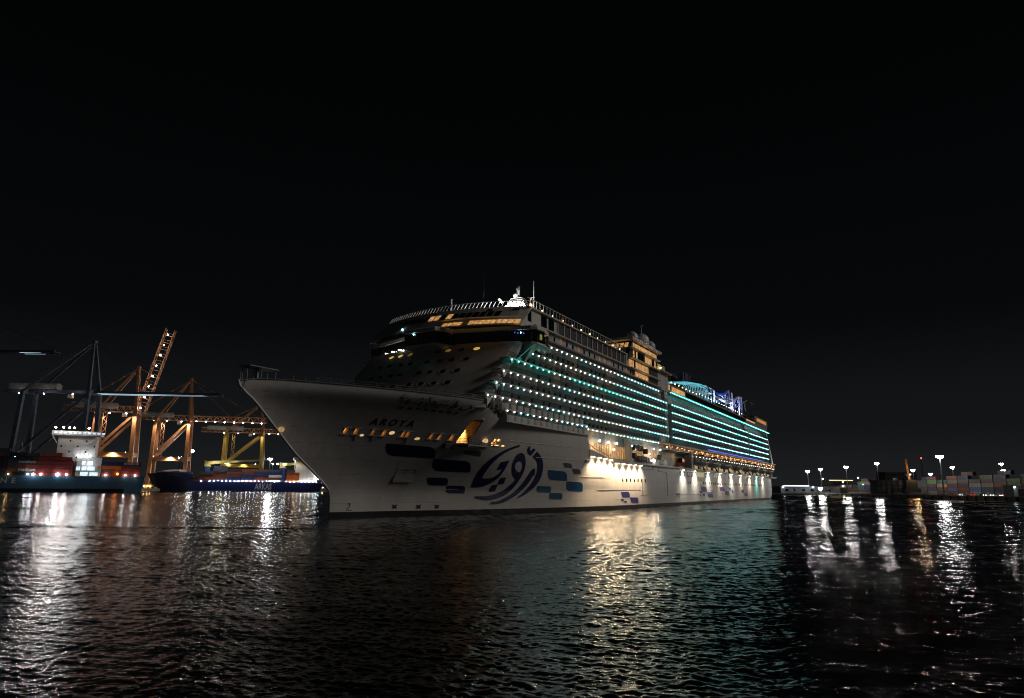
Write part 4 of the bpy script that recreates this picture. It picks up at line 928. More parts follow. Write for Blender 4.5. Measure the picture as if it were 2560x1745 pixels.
for s in (169.4, 189.0, 211.0, 232.3, 254.7, 272.4, 293.4, 312):
    m = MB(); m.bar((18.2, s, 17.6), (20.6, s, 17.4), .5); m.bar((18.3, s, 12.0), (18.3, s, 17.6), .55); m.bar((20.6, s, 11.9), (19.6, s, 13.8), .6, .6, .25, .25); m.bar((19.2, s, 12.2), (20.9, s, 12.2), .35)
    m.build('lifeboat_davit', darkm, ship)
for k in range(36):
    s = 156 + 4.9 * k; MB().ball((19.9, s, 16.6), .14, 5, 4).build('davit_lamp', white_lamp if k % 3 else warm_lamp, ship)
for s in np.arange(165, 320, 9.5): MB().box(17.9, 18.05, s, s + 7.2, 12.3, 14.2).build('promenade_screen', glow('screen_glow', (1, .70, .38), .35, .6), ship)
# rescue boat in the bay
rb = thing('rescue_boat', 'small red rescue boat with dark cabin parked in the warm lit boat bay', 'boat', rz=-SHIP_A)
c, s_ = math.cos(-SHIP_A), math.sin(-SHIP_A); t, s = 19.3, 142.5; rb.location = (-30.294 + c * t - s_ * s, 117.449 + s_ * t + c * s, 12.6)
rows = []
for y in np.linspace(-3.4, 3.4, 9):
    k = max(.05, 1 - max(0, -y / 3.4) ** 2); rows.append([(1.1 * k * math.sin(a), y, 1.2 - 1.0 * math.cos(a)) for a in np.linspace(-math.pi / 2, math.pi / 2, 7)])
m = MB(); m.grid(rows); m.build('boat_hull', redp, rb, True)
MB().add([(x, y, z) for x in (-.8, .8) for y, z in ((-1.6, 1.1), (2.2, 1.1), (1.8, 2.8), (-.6, 2.8))], [(0, 1, 2, 3), (7, 6, 5, 4)] + [(i, (i + 1) % 4, 4 + (i + 1) % 4, 4 + i) for i in range(4)]).build('boat_cabin', blackp, rb)
MB().box(.8, .84, -.6, 1.5, 1.6, 2.5).build('cabin_window', warm_soft, rb)
# windows in the plating
pw = MB().box(-.05, .04, -.38, .38, -.42, .42).mesh('hull_window', glassd); pwl = MB().box(-.05, .04, -.38, .38, -.42, .42).mesh('hull_window', glow('pale_window', (1, .85, .45), .45))
for k in range(7): link('hull_window', pw, ship, (19.85, 85.6 + 3.02 * k, 7.4))
for k in range(47):
    if k in (2, 20, 34): continue
    link('hull_window', pwl if 3 <= k <= 6 or k % 11 == 9 else pw, ship, (19.85, 148.4 + 3.0 * k, 7.38))
tw = MB().box(-.05, .04, -.75, .75, -.85, .85).mesh('tall_window', mat('hull_glass', (.10, .11, .08), .15)); twl = MB().box(-.05, .04, -.75, .75, -.85, .85).mesh('tall_window', glow('pale_tall_window', (1, .85, .45), .5))
for s in (139.5, 144.2, 149, 151.2, 154): link('tall_window', tw, ship, (19.85, s, 10.2))
for s in (160.5, 163.3, 166.1, 169): link('tall_window', twl, ship, (19.85, s, 10.3))
for s in (173, 186.5, 189.5, 212, 216, 246, 249, 251.8, 268): link('tall_window', tw, ship, (19.85, s, 10.3))
m = MB()
for a, b in (((19.9, 101, 11.4), (19.9, 101, 8.0)), ((19.9, 101, 8.0), (19.9, 101.4, 2.6)), ((19.9, 124.5, 10.2), (19.9, 124.7, 3.0)), ((19.9, 103, 10.7), (19.9, 111, 10.7)), ((19.9, 111, 10.7), (19.9, 111, 11.6)), ((19.9, 116, 11.6), (19.9, 116, 10.4)), ((19.9, 116, 10.4), (19.9, 124.5, 10.2))): m.bar(a, b, .10)
m.build('plate_edge', greym, ship)
MB().box(19.8, 20.0, 134, 138, 3.3, 3.9).build('scupper_box', greym, ship)
# wall-washing floodlights under the ledge
FLD = [(65.5, 12.75, 1), (69.5, 12.65, 1), (73.2, 12.6, 1), (77.1, 12.5, 1)] + [(s, 11.7, 1) for s in (81.3, 85.9, 90.6, 94.9, 99.7)] + [(142.1, 11.6, 2), (157.1, 11.6, 2), (176.3, 11.6, 2), (195.4, 11.6, 3), (216.2, 11.6, 2), (235.1, 11.6, 5), (255.3, 11.6, 3), (272.9, 11.6, 4), (289.9, 11.6, 2)]
for s, z, k in FLD:
    cl = {1: (1, .74, .46), 2: (1, .95, .78), 3: (1, .80, .62), 4: (.25, 1, .75), 5: (1, .82, .6)}[k]
    fo = MB().box(20.05, 20.5, s - .35, s + .35, z - .12, z + .1).build('hull_floodlight', greym, ship)
    MB().box(20.1, 20.46, s - .3, s + .3, z - .20, z - .12).build('lens', glow('flood_lens_%d' % k, cl, 40 if k == 1 else 30), fo)
    light('flood_beam', 'SPOT', fo, (21.5, s, z - .25), {1: 5000, 2: 6500, 3: 6000, 4: 4500, 5: 3800}[k], cl, .12, aim=(19.3, s, z - 7.5), cone=120 if k == 1 else 125, blend=1.0)
MB().ball((15, 333.8, 8.2), .5, 6, 4).build('stern_lamp', orange_lamp, ship)

# ------------------------------------------------------------------ people on the side platform
def person(label, t, s, z, pose, rot, cloth, trous):
    root = thing('person', label, 'person', rz=-SHIP_A + rot, group='people on the side platform')
    c, s_ = math.cos(-SHIP_A), math.sin(-SHIP_A); root.location = (-30.294 + c * t - s_ * s, 117.449 + s_ * t + c * s, z)
    J = {'pel': (0, 0, .95), 'wa': (0, .0, 1.1), 'ch': (0, .03, 1.35), 'ne': (0, .03, 1.52), 'hd': (0, .05, 1.66), 'tp': (0, .05, 1.78),
         'ls': (-.19, .02, 1.42), 'le': (-.26, .06, 1.16), 'lw': (-.22, .20, .96), 'rs': (.19, .02, 1.42), 're': (.27, .10, 1.18), 'rw': (.16, .30, 1.30),
         'lh': (-.10, 0, .90), 'lk': (-.12, .05, .50), 'lf': (-.13, 0, .08), 'lt': (-.14, .17, .04), 'rh': (.10, 0, .90), 'rk': (.13, .06, .50), 'rf': (.15, -.02, .08), 'rt': (.17, .15, .04)}
    J.update(pose); K = list(J); E_ = [('pel', 'wa'), ('wa', 'ch'), ('ch', 'ne'), ('ne', 'hd'), ('hd', 'tp'), ('ch', 'ls'), ('ls', 'le'), ('le', 'lw'), ('ch', 'rs'), ('rs', 're'), ('re', 'rw'), ('pel', 'lh'), ('lh', 'lk'), ('lk', 'lf'), ('lf', 'lt'), ('pel', 'rh'), ('rh', 'rk'), ('rk', 'rf'), ('rf', 'rt')]
    rad = {'pel': .15, 'wa': .14, 'ch': .16, 'ne': .06, 'hd': .10, 'tp': .075, 'ls': .08, 'le': .055, 'lw': .04, 'rs': .08, 're': .055, 'rw': .04, 'lh': .10, 'lk': .07, 'lf': .05, 'lt': .045, 'rh': .10, 'rk': .07, 'rf': .05, 'rt': .045}
    me = bpy.data.meshes.new('body'); me.from_pydata([J[k] for k in K], [(K.index(a), K.index(b)) for a, b in E_], [])
    ob = bpy.data.objects.new('body', me); col.objects.link(ob)
    md = ob.modifiers.new('skin', 'SKIN'); ob.modifiers.new('sub', 'SUBSURF').levels = 1
    for k, sv in zip(K, me.skin_vertices[0].data): sv.radius = (rad[k], rad[k]); sv.use_root = (k == 'pel')
    dg = bpy.context.evaluated_depsgraph_get(); m2 = bpy.data.meshes.new_from_object(ob.evaluated_get(dg)); bpy.data.objects.remove(ob)
    m2.materials.clear(); m2.materials.append(cloth); m2.materials.append(trous); m2.materials.append(mat('skin', (.32, .19, .13), .5))
    for p in m2.polygons:
        z_ = sum(m2.vertices[i].co.z for i in p.vertices) / len(p.vertices); p.material_index = 2 if z_ > 1.54 else (0 if z_ > .93 else 1); p.use_smooth = True
    link('body', m2, root)
    MB().ball((0, .04, 1.73), .115, 10, 6).build('safety_helmet', cloth, root, True)
    return root
dk1 = mat('dark_overalls', (.02, .022, .03), .8); dk2 = mat('dark_trousers', (.015, .015, .018), .8)
person('person in dark overalls with a hand raised to the face before the lit door bay', tA + 1.5, 19.6, zP - .12, {'rw': (.06, .24, 1.62), 're': (.30, .16, 1.38), 'lk': (-.14, .12, .5)}, R(100), dk1, dk2)
person('person in dark clothes with bent elbows at the platform rail beside the lit door bay', tA + 1.9, 21.0, zP - .12, {'lw': (-.10, .28, 1.15), 'le': (-.32, .05, 1.15)}, R(200), dk1, dk2)
person('person in dark clothes standing at the platform rail closest to the round platform lamp', tA + 1.6, 21.7, zP - .12, {'rw': (.14, .32, 1.05)}, R(60), dk1, dk2)
# ------------------------------------------------------------------ containers
contm = mat('container_paint', (.3, .3, .3), .5, var=.3, scale=.5, objcol=True)
def container_mesh(L, name):
    m = MB(); n = int(L / .42); W, Hh = 2.42, 2.56
    prof = []
    for i in range(n + 1):
        x = .12 + (L - .24) * i / n; prof.append((x, .05 if i % 2 else 0.0))
    for yb, sg in ((0, 1), (W, -1)): m.grid([[(x, yb + sg * (.03 + d), .16) for x, d in prof], [(x, yb + sg * (.03 + d), Hh - .12) for x, d in prof]])
    m.box(.02, L - .02, .03, W - .03, .05, .17); m.box(.02, L - .02, .03, W - .03, Hh - .13, Hh - .02)
    for x in (0, L - .14):
        for y in (0, W - .14): m.box(x, x + .14, y, y + .14, 0, Hh)
    for x in (.04, L - .04): m.add([(x, .1, .1), (x, W - .1, .1), (x, W - .1, Hh - .1), (x, .1, Hh - .1)], [(0, 1, 2, 3)])
    for y in (.45, .85, 1.55, 1.95): m.bar((-.02, y, .2), (-.02, y, Hh - .2), .06)
    return m.mesh(name, contm)
C40, C20 = container_mesh(12.19, 'container_40'), container_mesh(6.06, 'container_20')
CCOL = {'dark red': (.16, .025, .022), 'brick red': (.24, .05, .035), 'dark blue': (.018, .028, .10), 'blue': (.03, .09, .26), 'dark grey': (.045, .045, .05), 'grey': (.20, .20, .20), 'white': (.55, .55, .52), 'orange': (.50, .13, .025), 'brown': (.10, .045, .03), 'teal': (.03, .14, .15), 'bright green': (.10, .42, .05), 'dark green': (.04, .11, .05), 'cream': (.48, .42, .24), 'yellow': (.48, .32, .03), 'black': (.014, .014, .016)}
def container(p, rz, colr, where, group, short=False, letters=None, lc='white'):
    o = link('shipping_container', C20 if short else C40, None, p, rz, CCOL[colr])
    tag(o, f"{colr} {'short ' if short else ''}container{(' lettered ' + letters[1].split()[0]) if letters else ''} {where}", 'container', group)
    if letters:
        tm = text_mesh(letters[0], letters[2], 1.0, .02); t_ = link('container_lettering', tm, o); tm.materials.append(mat('lettering_white', (.55, .55, .55), .5) if lc == 'white' else blackp)
        t_.rotation_euler = (R(90), 0, 0); t_.location = (letters[3], -.03, letters[4])
    return o

# ------------------------------------------------------------------ left quay
concrete = mat('quay_concrete', (.22, .21, .19), .85, var=.3, scale=.15, bump=.4, bscale=.8)
qp = [(-1600, 470), (-352, 482), (-290, 528), (-332, 662), (-178, 742), (-165, 800), (-300, 1500), (-1600, 1500)]
tag(MB().prism(qp, -3, 2.6).build('quay', concrete), kind='structure')
tag(MB().prism([(-1600, 469.4), (-352, 481.4), (-289.4, 527.6), (-288, 531), (-352, 486), (-1600, 474)], 2.6, 2.9).build('quay_kerb', concrete), kind='structure')

# ------------------------------------------------------------------ ship-to-shore cranes
def truss(m, p0, p1, h, w, n, t=.35):
    p0, p1 = Vector(p0), Vector(p1); d = (p1 - p0).normalized(); s, u = m.frame(p0, p1)
    C = [(-w / 2, 0), (w / 2, 0), (w / 2, h), (-w / 2, h)]
    P = lambda k, f: p0 + (p1 - p0) * f + s * C[k][0] + u * C[k][1]
    for k in range(4): m.bar(P(k, 0), P(k, 1), t * 1.5)
    for i in range(n):
        a, b, c = i / n, (i + .5) / n, (i + 1) / n
        for lo, hi in ((0, 3), (1, 2)): m.bar(P(lo, a), P(hi, b), t); m.bar(P(hi, b), P(lo, c), t)
        m.bar(P(2, b), P(3, b), t * .8); m.bar(P(0, a), P(1, a), t * .8)
lampS = MB().ball((0, 0, 0), .48, 8, 5)
LM = {k: lampS.mesh('lamp', m_) for k, m_ in (('w', glow('port_lamp', (1, .97, .92), 70)), ('c', glow('port_lamp_cool', (.85, .93, 1), 50)), ('r', glow('beacon', (1, .07, .03), 6)), ('y', glow('port_lamp_warm', (1, .62, .25), 40)), ('b', glow('strip_cool', (.6, .85, 1), 1.4)))}
def lamp(par, loc, k='w', sc_=1.0, name='lamp'):
    o = link(name, LM[k], par, loc); o.scale = (sc_,) * 3; return o
def crane(label, pos, rz, paint, gauge, span, zp, zg, boom, back, apex, ang=0.0, low=None, tw=3.5, boxy=False, lamps=8, house=True, power=0, pc=(1, .8, .55), brk=True, strip=None, top=None):
    c = thing('quay_crane', label, 'crane', (pos[0], pos[1], 2.6), rz, 'ship-to-shore cranes on the quay')
    low = low or paint; top = top or paint; gx, sy = gauge / 2, span / 2
    for sx_ in (-1, 1):
        for sy_ in (-1, 1):
            o = MB().bar((sx_ * gx, sy_ * sy, .8), (sx_ * gx * .96, sy_ * sy * .86, zp), tw, tw, tw * .9, tw * .9).build('leg', low, c)
            MB().bar((sx_ * gx * .96, sy_ * sy * .86, zp), (sx_ * gx * .92, sy_ * sy * .72, zg), tw * .9, tw * .9, tw * .8, tw * .8).build('upper_leg', paint, c)
            MB().box(sx_ * gx - 2.6, sx_ * gx + 2.6, sy_ * sy - .9, sy_ * sy + .9, 0, 1.4).build('bogie', darkm, c)
    for sy_ in (-1, 1):
        MB().bar((-gx * .96, sy_ * sy * .86, zp), (gx * .96, sy_ * sy * .86, zp), tw * .9, tw * 1.1).build('portal_beam', low, c)
        MB().bar((-gx * .96, sy_ * sy * .84, zp + 1), (gx * .92, sy_ * sy * .73, zg - 1.5), tw * .55).build('brace', paint, c)
    for sx_ in (-1, 1):
        MB().bar((sx_ * gx * .96, -sy * .86, zp), (sx_ * gx * .96, sy * .86, zp), tw * .8, tw).build('cross_beam', low, c)
        MB().bar((sx_ * gx * .92, -sy * .75, zg), (sx_ * gx * .92, sy * .75, zg), tw * .8, tw).build('cross_beam', paint, c)
    m = MB()
    if boxy: m.box(-gx - back, gx, -3.4, -2.2, zg - .6, zg + 1.6); m.box(-gx - back, gx, 2.2, 3.4, zg - .6, zg + 1.6)
    else: truss(m, (-gx - back, 0, zg - .5), (gx, 0, zg - .5), 5.0, 6, max(4, int((back + gauge) / 5)))
    m.build('girder', top, c)
    m = MB(); bx, bz = gx + boom * math.cos(ang), zg - .5 + boom * math.sin(ang)
    if boxy:
        for y in (-2.8, 2.8): m.bar((gx, y, zg + .4), (bx, y, bz + .6), 1.1, 2.0)
        for f in np.linspace(.1, 1, 7): m.bar((gx + (bx - gx) * f, -2.8, zg + (bz - zg) * f + .4), (gx + (bx - gx) * f, 2.8, zg + (bz - zg) * f + .4), .5)
    else: truss(m, (gx, 0, zg - .5), (bx, 0, bz), 5.0 if ang < .2 else 6.5, 6.0 if ang < .2 else 7.5, int(boom / 6.5), .5)
    m.build('boom', top, c)
    m = MB(); ax, az = gx * .75, apex
    for sy_ in (-1, 1): m.bar((gx * .92, sy_ * sy * .7, zg), (ax, sy_ * 1.2, az), tw * .7, tw * .7, tw * .45, tw * .45); m.bar((-gx * .92, sy_ * sy * .7, zg), (ax, sy_ * 1.2, az), tw * .45, tw * .45, tw * .35, tw * .35)
    m.bar((ax, -2, az), (ax, 2, az), tw * .7); m.build('a_frame', top, c)
    for f in ((.52, .95) if ang < .2 else (.4,)):
        p = (gx + (bx - gx) * f, 0, zg + (bz - zg) * f + 3); m = MB()
        for y in (-1.6, 1.6): m.bar((ax, y, az - .4), (p[0], y, p[2]), .30)
        m.build('stay', paint, c)
    m = MB()
    for y in (-1.6, 1.6): m.bar((ax, y, az - .4), (-gx - back * .8, y, zg + 2), .28)
    m.build('stay', paint, c)
    if house:
        MB().add([(x, y, z) for x in (-gx - back * .75, -gx * .1) for y, z in ((-4, zg + 2.2), (4, zg + 2.2), (4, zg + 6.2), (0, zg + 7.4), (-4, zg + 6.2))], [(0, 1, 2, 3, 4), (9, 8, 7, 6, 5)] + [(i, (i + 1) % 5, 5 + (i + 1) % 5, 5 + i) for i in range(5)]).build('machinery_house', mat('house_grey', (.32, .30, .27), .6), c)
    cab = MB().box(gx * .2, gx * .2 + 3.2, -1.6, 1.6, zg - 4.4, zg - 1.6).build('operator_cab', white, c); MB().box(gx * .2 + 3.2, gx * .2 + 3.26, -1.3, 1.3, zg - 4.0, zg - 2.2).build('cab_window', warm_soft, cab)
    st = MB()
    for i in range(int((zg - zp) / 3)): st.bar((-gx * .55 + (i % 2) * 2.4, -sy * .9, zp + 3 * i), (-gx * .55 + 2.4 - (i % 2) * 2.4, -sy * .9, zp + 3 * i + 3), .35)
    for x in (-gx * .55 - .3, -gx * .55 + 2.7): st.bar((x, -sy * .9, zp), (x, -sy * .9, zg), .3)
    st.build('stair_tower', low, c)
    for i in range(lamps):
        f = (i + .5) / lamps; lamp(c, (gx + (bx - gx) * f, -2.8, zg + (bz - zg) * f - 1.2), 'w', 1.1)
    for sx_ in (-1, -.3, .5): lamp(c, (sx_ * gx, -sy * .8, zg - 2.2), 'w', .9)
    for sx_ in (-.8, .7): lamp(c, (sx_ * gx, -sy * .95, zp + 1.6), 'w', 1.0)
    lamp(c, (ax, 0, az + 1), 'r', .8)
    if strip:
        for y in (-2.8, 2.8): MB().bar((gx + boom * strip[0], y, zg - .75), (gx + boom * strip[1], y, zg - .75), .5, .22).build('light_strip', LM['b'].materials[0], c)
    if power:
        for sx_, sy_, z in ((.1, -1.25, zp + 2), (-.5, -1.35, zg - 3), (.75, -1.35, zg - 3)): light('crane_flood', 'SPOT', c, (sx_ * gx * 1.2, sy_ * sy, z), power, pc, .8, aim=(sx_ * gx * 1.2, sy_ * sy * .75, 0), cone=140, blend=.6)
    return c
orange = mat('crane_orange', (.46, .21, .10), .5, var=.25, scale=.4); yellow = mat('crane_yellow', (.42, .27, .05), .5, var=.25, scale=.4); cblue = mat('crane_blue', (.10, .12, .17), .5, var=.25, scale=.4)
P = at(276, 1200, 590)
crane('orange quay crane with its lattice boom raised steeply', (P.x, 590), R(16), orange, 32, 20, 28, 65, 78, 26, 104, ang=R(77), lamps=8, power=20000)
P = at(420, 1200, 705)
crane('orange quay crane with a lowered lattice boom reaching over the hatch cranes', (P.x, 705), R(14), orange, 34, 18, 29, 69, 73, 30, 112, lamps=8, power=26000)
P = at(603, 1200, 815)
crane('yellow-legged quay crane with dark red girder standing behind the dark blue container ship', (P.x, 815), R(14), yellow, 44, 22, 26, 65, 42, 26, 100, lamps=4, power=9000, pc=(1, .85, .5), top=orange)
P = at(125, 1200, 545)
crane('blue grey quay crane with long lowered box boom lit by a cold strip', (P.x, 545), R(4), cblue, 54, 24, 22, 75, 98, 16, 117, boxy=True, lamps=0, strip=(.02, .88), tw=3.4, power=300, pc=(.7, .85, 1))
P = at(-150, 1200, 520)
crane('blue grey quay crane whose boom tip carries a short cold light strip', (P.x, 520), R(0), cblue, 40, 20, 20, 103, 54, 14, 130, boxy=True, lamps=0, strip=(.5, .8), tw=3.2, power=0)

# ------------------------------------------------------------------ light masts
def mast(p, zt, label, sc_=1.0, power=9000, k='w', width=4.2, group='floodlight masts', lit=True):
    r = thing('light_mast', label, 'light mast', (p[0], p[1], p[2]), 0, group); h = zt - p[2]
    MB().tube([(0, 0, 0), (0, 0, h)], [.42 * sc_, .2 * sc_], 8).build('mast_pole', greym, r)
    MB().tube([(1.4 * math.cos(a) * sc_, 1.4 * math.sin(a) * sc_, h) for a in np.linspace(0, 2 * math.pi, 13)], .12, 5).build('head_ring', greym, r)
    for i in range(8):
        a = 2 * math.pi * (i + .3) / 8; rr_ = width * .25 * sc_ * (1 if i % 2 else .4); z_ = h + (.25 if i % 2 else -.45) * sc_
        MB().box(-.4 * sc_, .4 * sc_, -.4 * sc_, .4 * sc_, -.32 * sc_, .32 * sc_).build('floodlight', LM[k].materials[0], r, loc=(rr_ * math.cos(a), rr_ * math.sin(a), z_), rz=a)
    if power:
        light('mast_light', 'POINT', r, (0, -1.5, h - 1.2), power * .035, (1, .96, .9), .6)
        light('basin_flood', 'SPOT', r, (-.6, -.8, h), power * 2.4, (1, .97, .93), .7, aim=(-p[0] * .5, -p[1] * .5, 0), cone=150, blend=.4)   # turned out over the basin
    return r
for x, y, Y, lb in ((478, 1128, 760, 'floodlight mast on the quay between an orange crane and a yellow crane leg'), (676, 1148, 860, 'floodlight mast behind the jib tip of the dark blue container ship')):
    p = at(x, y, Y); mast((p.x, p.y, 2.6), p.z, lb, 1.9, 70000, width=4.5)
for x, y, Y, lb in ((471, 1163, 800, 'low floodlight mast beside a taller mast behind the dark blue bow'), (570, 1160, 800, 'low floodlight mast among the yellow crane legs'), (682, 1160, 900, 'low floodlight mast just below the mast by the jib tip')):
    p = at(x, y, Y); mast((p.x, p.y, 2.6), p.z, lb, .8, 2500, width=2.5)

# ------------------------------------------------------------------ dark blue container ship with its own hatch cranes
bow = at(380, 1229, 650); stern = at(800, 1229, 705); L = math.hypot(stern.x - bow.x, stern.y - bow.y); rz = math.atan2(stern.y - bow.y, stern.x - bow.x)
fs_ = thing('feeder_ship', 'dark blue container ship lettered ARKAS with two yellow deck cranes', 'container ship', (bow.x, bow.y, 0), rz)
fblue = mat('feeder_blue', (.012, .022, .11), .45, var=.25, scale=.1); fred = mat('boot_red', (.10, .015, .015), .6)
def ship_hull(name, L, B2, deck, prof, parent, mt, bowrake=7, sternrake=3, bot=-2):
    rows = []
    for x in np.concatenate([np.linspace(0, .2, 9), np.linspace(.25, .9, 14), np.linspace(.92, 1, 5)]):
        zt = float(np.interp(x, [p[0] for p in prof], [p[1] for p in prof])); r_ = []
        for j in range(9):
            f = j / 8; z = bot + (zt - bot) * f; fl = max(0, z) / max(zt, 1)
            wb = min(1, (x / .20)) ** .8 if x < .2 else 1.0
            wt = min(1, (x / .10)) ** .55 if x < .1 else 1.0
            wd = wb * (1 - fl) + wt * fl
            if x > .9: wd *= 1 - .25 * ((x - .9) / .1) ** 2 * (1 - .6 * fl)
            xs = x * L - bowrake * (fl ** 1.3) * max(0, 1 - x / .2) + (sternrake * fl * max(0, (x - .9) / .1))
            r_.append((xs, -B2 * wd + B2, z))
        rows.append(r_)
    m = MB(); m.grid(rows); m.grid([[(x, 2 * B2 - y, z) for x, y, z in r] for r in rows])
    m.grid([rows[-1], [(x, 2 * B2 - y, z) for x, y, z in rows[-1]]])
    tops = [r[-1] for r in rows]; m.grid([[(x, y, z - .9) for x, y, z in tops], [(x, 2 * B2 - y, z - .9) for x, y, z in tops]])
    return m.build(name, mt, parent, False)
ship_hull('hull', L, 12, 9, [(0, 16.5), (.10, 15.8), (.17, 12.5), (.24, 9.0), (.97, 8.6), (1, 8.6)], fs_, fblue)
m = MB(); rows = []
for x, w_, h_ in ((-3, 1.0, 16.2), (2, 6, 18.2), (9, 9.5, 20), (20, 11.5, 20.8), (28, 11.8, 20.2), (32, 11.8, 17.5), (34, 11.8, 12.0)):
    zb = float(np.interp(x / L, [0, .10, .17, .24], [16.3, 15.6, 12.3, 8.8]))
    rows.append([(x, 12 - w_ * math.cos(a_), zb + (h_ - zb) * math.sin(a_) ** .7) for a_ in np.linspace(0, math.pi, 11)])
m.grid(rows); m.build('bow_cover', fblue, fs_)
MB().tube([(20, 12, 19), (20, 12, 31)], [.8, .5], 8).build('foremast', fblue, fs_); lamp(fs_, (19, 11, 31.5), 'w', 1.0); lamp(fs_, (-3.5, 12, 14.5), 'c', .8)
tm = text_mesh('ARKAS', 8.2, 1.0, .10); tm.materials.append(mat('lettering_white', (.55, .55, .55), .5)); o = link('hull_lettering', tm, fs_, (L * .59, -.12, 2.0)); o.rotation_euler = (R(90), 0, 0); o.scale = (.62, 1, 1)
tm = text_mesh('ARKAS', 2.0, 1.1, .03); tm.materials.append(mat('lettering_white', (.55, .55, .55), .5)); o = link('bow_name', tm, fs_, (L * .15, 1.0, 10.0)); o.rotation_euler = (R(90), 0, 0)
for k in range(30):
    x = L * .27 + k * L * .0243
    if rnd.random() < .9: lamp(fs_, (x, -.3, 9.9 + rnd.uniform(-.3, .3)), 'c' if rnd.random() < .7 else 'w', rnd.uniform(.5, .95))
MB().box(L * .24, L * .97, .1, .25, 8.7, 9.5).build('bulwark', fblue, fs_)
def deck_crane(x, h, jl, ja):
    p = MB().box(x - 2.1, x + 2.1, 1, 5, 8, h).build('crane_pillar', mat('pillar_blue', (.03, .06, .30), .45), fs_)
    ym = mat('jib_yellow', (.62, .52, .16), .45)
    MB().add([(x - 3, 0.5, h), (x + 3, .5, h), (x + 3, 5.5, h), (x - 3, 5.5, h), (x - 3, .8, h + 6), (x - .5, .8, h + 5), (x - .5, 5.2, h + 5), (x - 3, 5.2, h + 6)], [(0, 1, 2, 3), (4, 5, 6, 7), (0, 1, 5, 4), (1, 2, 6, 5), (2, 3, 7, 6), (3, 0, 4, 7)]).build('crane_house', ym, p)
    MB().bar((x - 1, 2.5, h + 3.6), (x + jl, 2.5, h + 3.6 + jl * math.tan(ja)), 2.2, 3.0, 1.0, 1.0).build('jib', ym, p); MB().bar((x - 1, 4.4, h + 1.6), (x + jl * .45, 3.4, h + 3 + jl * .45 * math.tan(ja)), .5).build('jib_stay', ym, p)
    return p
X1 = L * .300; X2 = L * .755
deck_crane(X1, 23.5, L * .375, R(4)); deck_crane(X2, 23.0, L * .16, R(4))
lamp(fs_, (X1 + L * .372, 2, 31.5), 'c', .8)
MB().box(L * .835, L * .945, 2, 22, 8, 34).build('deckhouse', white, fs_); MB().box(L * .825, L * .955, 1, 23, 31.5, 34.2).build('bridge', white, fs_)
for k in range(4): MB().box(L * .845 + k * 3, L * .845 + k * 3 + 1.0, 1.93, 2, 27, 28.4).build('deckhouse_window', glassd, fs_)
for x in (.845, .925): lamp(fs_, (L * x, 4, 36.2), 'y', 1.5)
for x, z in ((.955, 19.5), (.965, 13), (.985, 12.4), (.975, 15.5)): lamp(fs_, (L * x, 1, z), 'c', .9)
MB().box(L * .945, L * .975, 3, 21, 8, 20).build('stern_house', white, fs_)
for x in (.72, .762): lamp(fs_, (L * x, .5, 27.0), 'w', 1.3)
for xq, pw, cc in ((.34, 5000, (1, .95, .85)), (.46, 5000, (1, .95, .85)), (.58, 5000, (1, .95, .85)), (.70, 5000, (1, .97, .9)), (.84, 3500, (1, .9, .75))): light('deck_flood_fill', 'SPOT', fs_, (L * xq, -7, 29), pw, cc, .6, aim=(L * xq, 2.5, 14), cone=130, blend=.7)  # added fill spots hung outboard without fixtures, brighten the containers
light('jib_fill', 'POINT', fs_, (X1 + 12, -8, 31), 1800, (1, .9, .5), .6)  # added fill without a fixture, brightens the jib and crane pillar
def on_ship(sh_, x, y, z): return sh_.matrix_basis @ Vector((x, y, z))
bpy.context.view_layer.update()
GA = 'containers stacked on the dark blue container ship'
pal = ['dark red', 'dark blue', 'dark grey', 'brown', 'brick red', 'black', 'dark blue', 'brown']
tiers = ['in the bottom tier', 'in the second tier', 'in the third tier', 'in the fourth tier', 'in the top tier']
xs_ = [L * .205, L * .255, X1 + 3.5]
x = L * .335; bays = [(L * .205, 3), (L * .253, 4)]
while x < L * .80:
    if not (X2 - 10 < x < X2 + 1.5): bays.append((x, 5 if x < L * .7 else 4))
    x += 12.7
bays.append((X2 + 4, 4))
def zone(x): return 'forward of the first deck crane' if x < X1 else ('just aft of the first deck crane' if x < L * .48 else ('between the deck cranes' if x < X2 - 24 else ('just before the second deck crane' if x < X2 else 'aft of the second deck crane')))
for bi, (x, nt_) in enumerate(bays):
    for t in range(nt_):
        cn_ = pal[(bi * 3 + t * 5) % 8]; lt = None; lc = 'white'
        if bi in (6, 7) and t in (0, 2 - bi % 2): cn_ = 'white'; lt = ('Hapag', 'in black', 1.2, 4.5, .9); lc = 'black'
        if bi == 9 and t in (0, 2): cn_ = 'white'
        if bi == 9 and t == 3: cn_ = 'brick red'
        if bi == len(bays) - 1 and t < 3: cn_ = 'orange'
        if lt: lt = ('', '', 0, 0, 0); lt = None
        container(on_ship(fs_, x, .35, 8.4 + 2.62 * t), rz, cn_, f"{tiers[t] if t < nt_ - 1 else tiers[4]}, {zone(x)}", GA)
        if t == nt_ - 1 or rnd.random() < .5: container(on_ship(fs_, x, 3.0, 8.4 + 2.62 * t + (2.62 if t == nt_ - 1 and rnd.random() < .4 else 0)), rz, pal[(bi + t) % 8], f'in the inner row, {zone(x)}', GA)

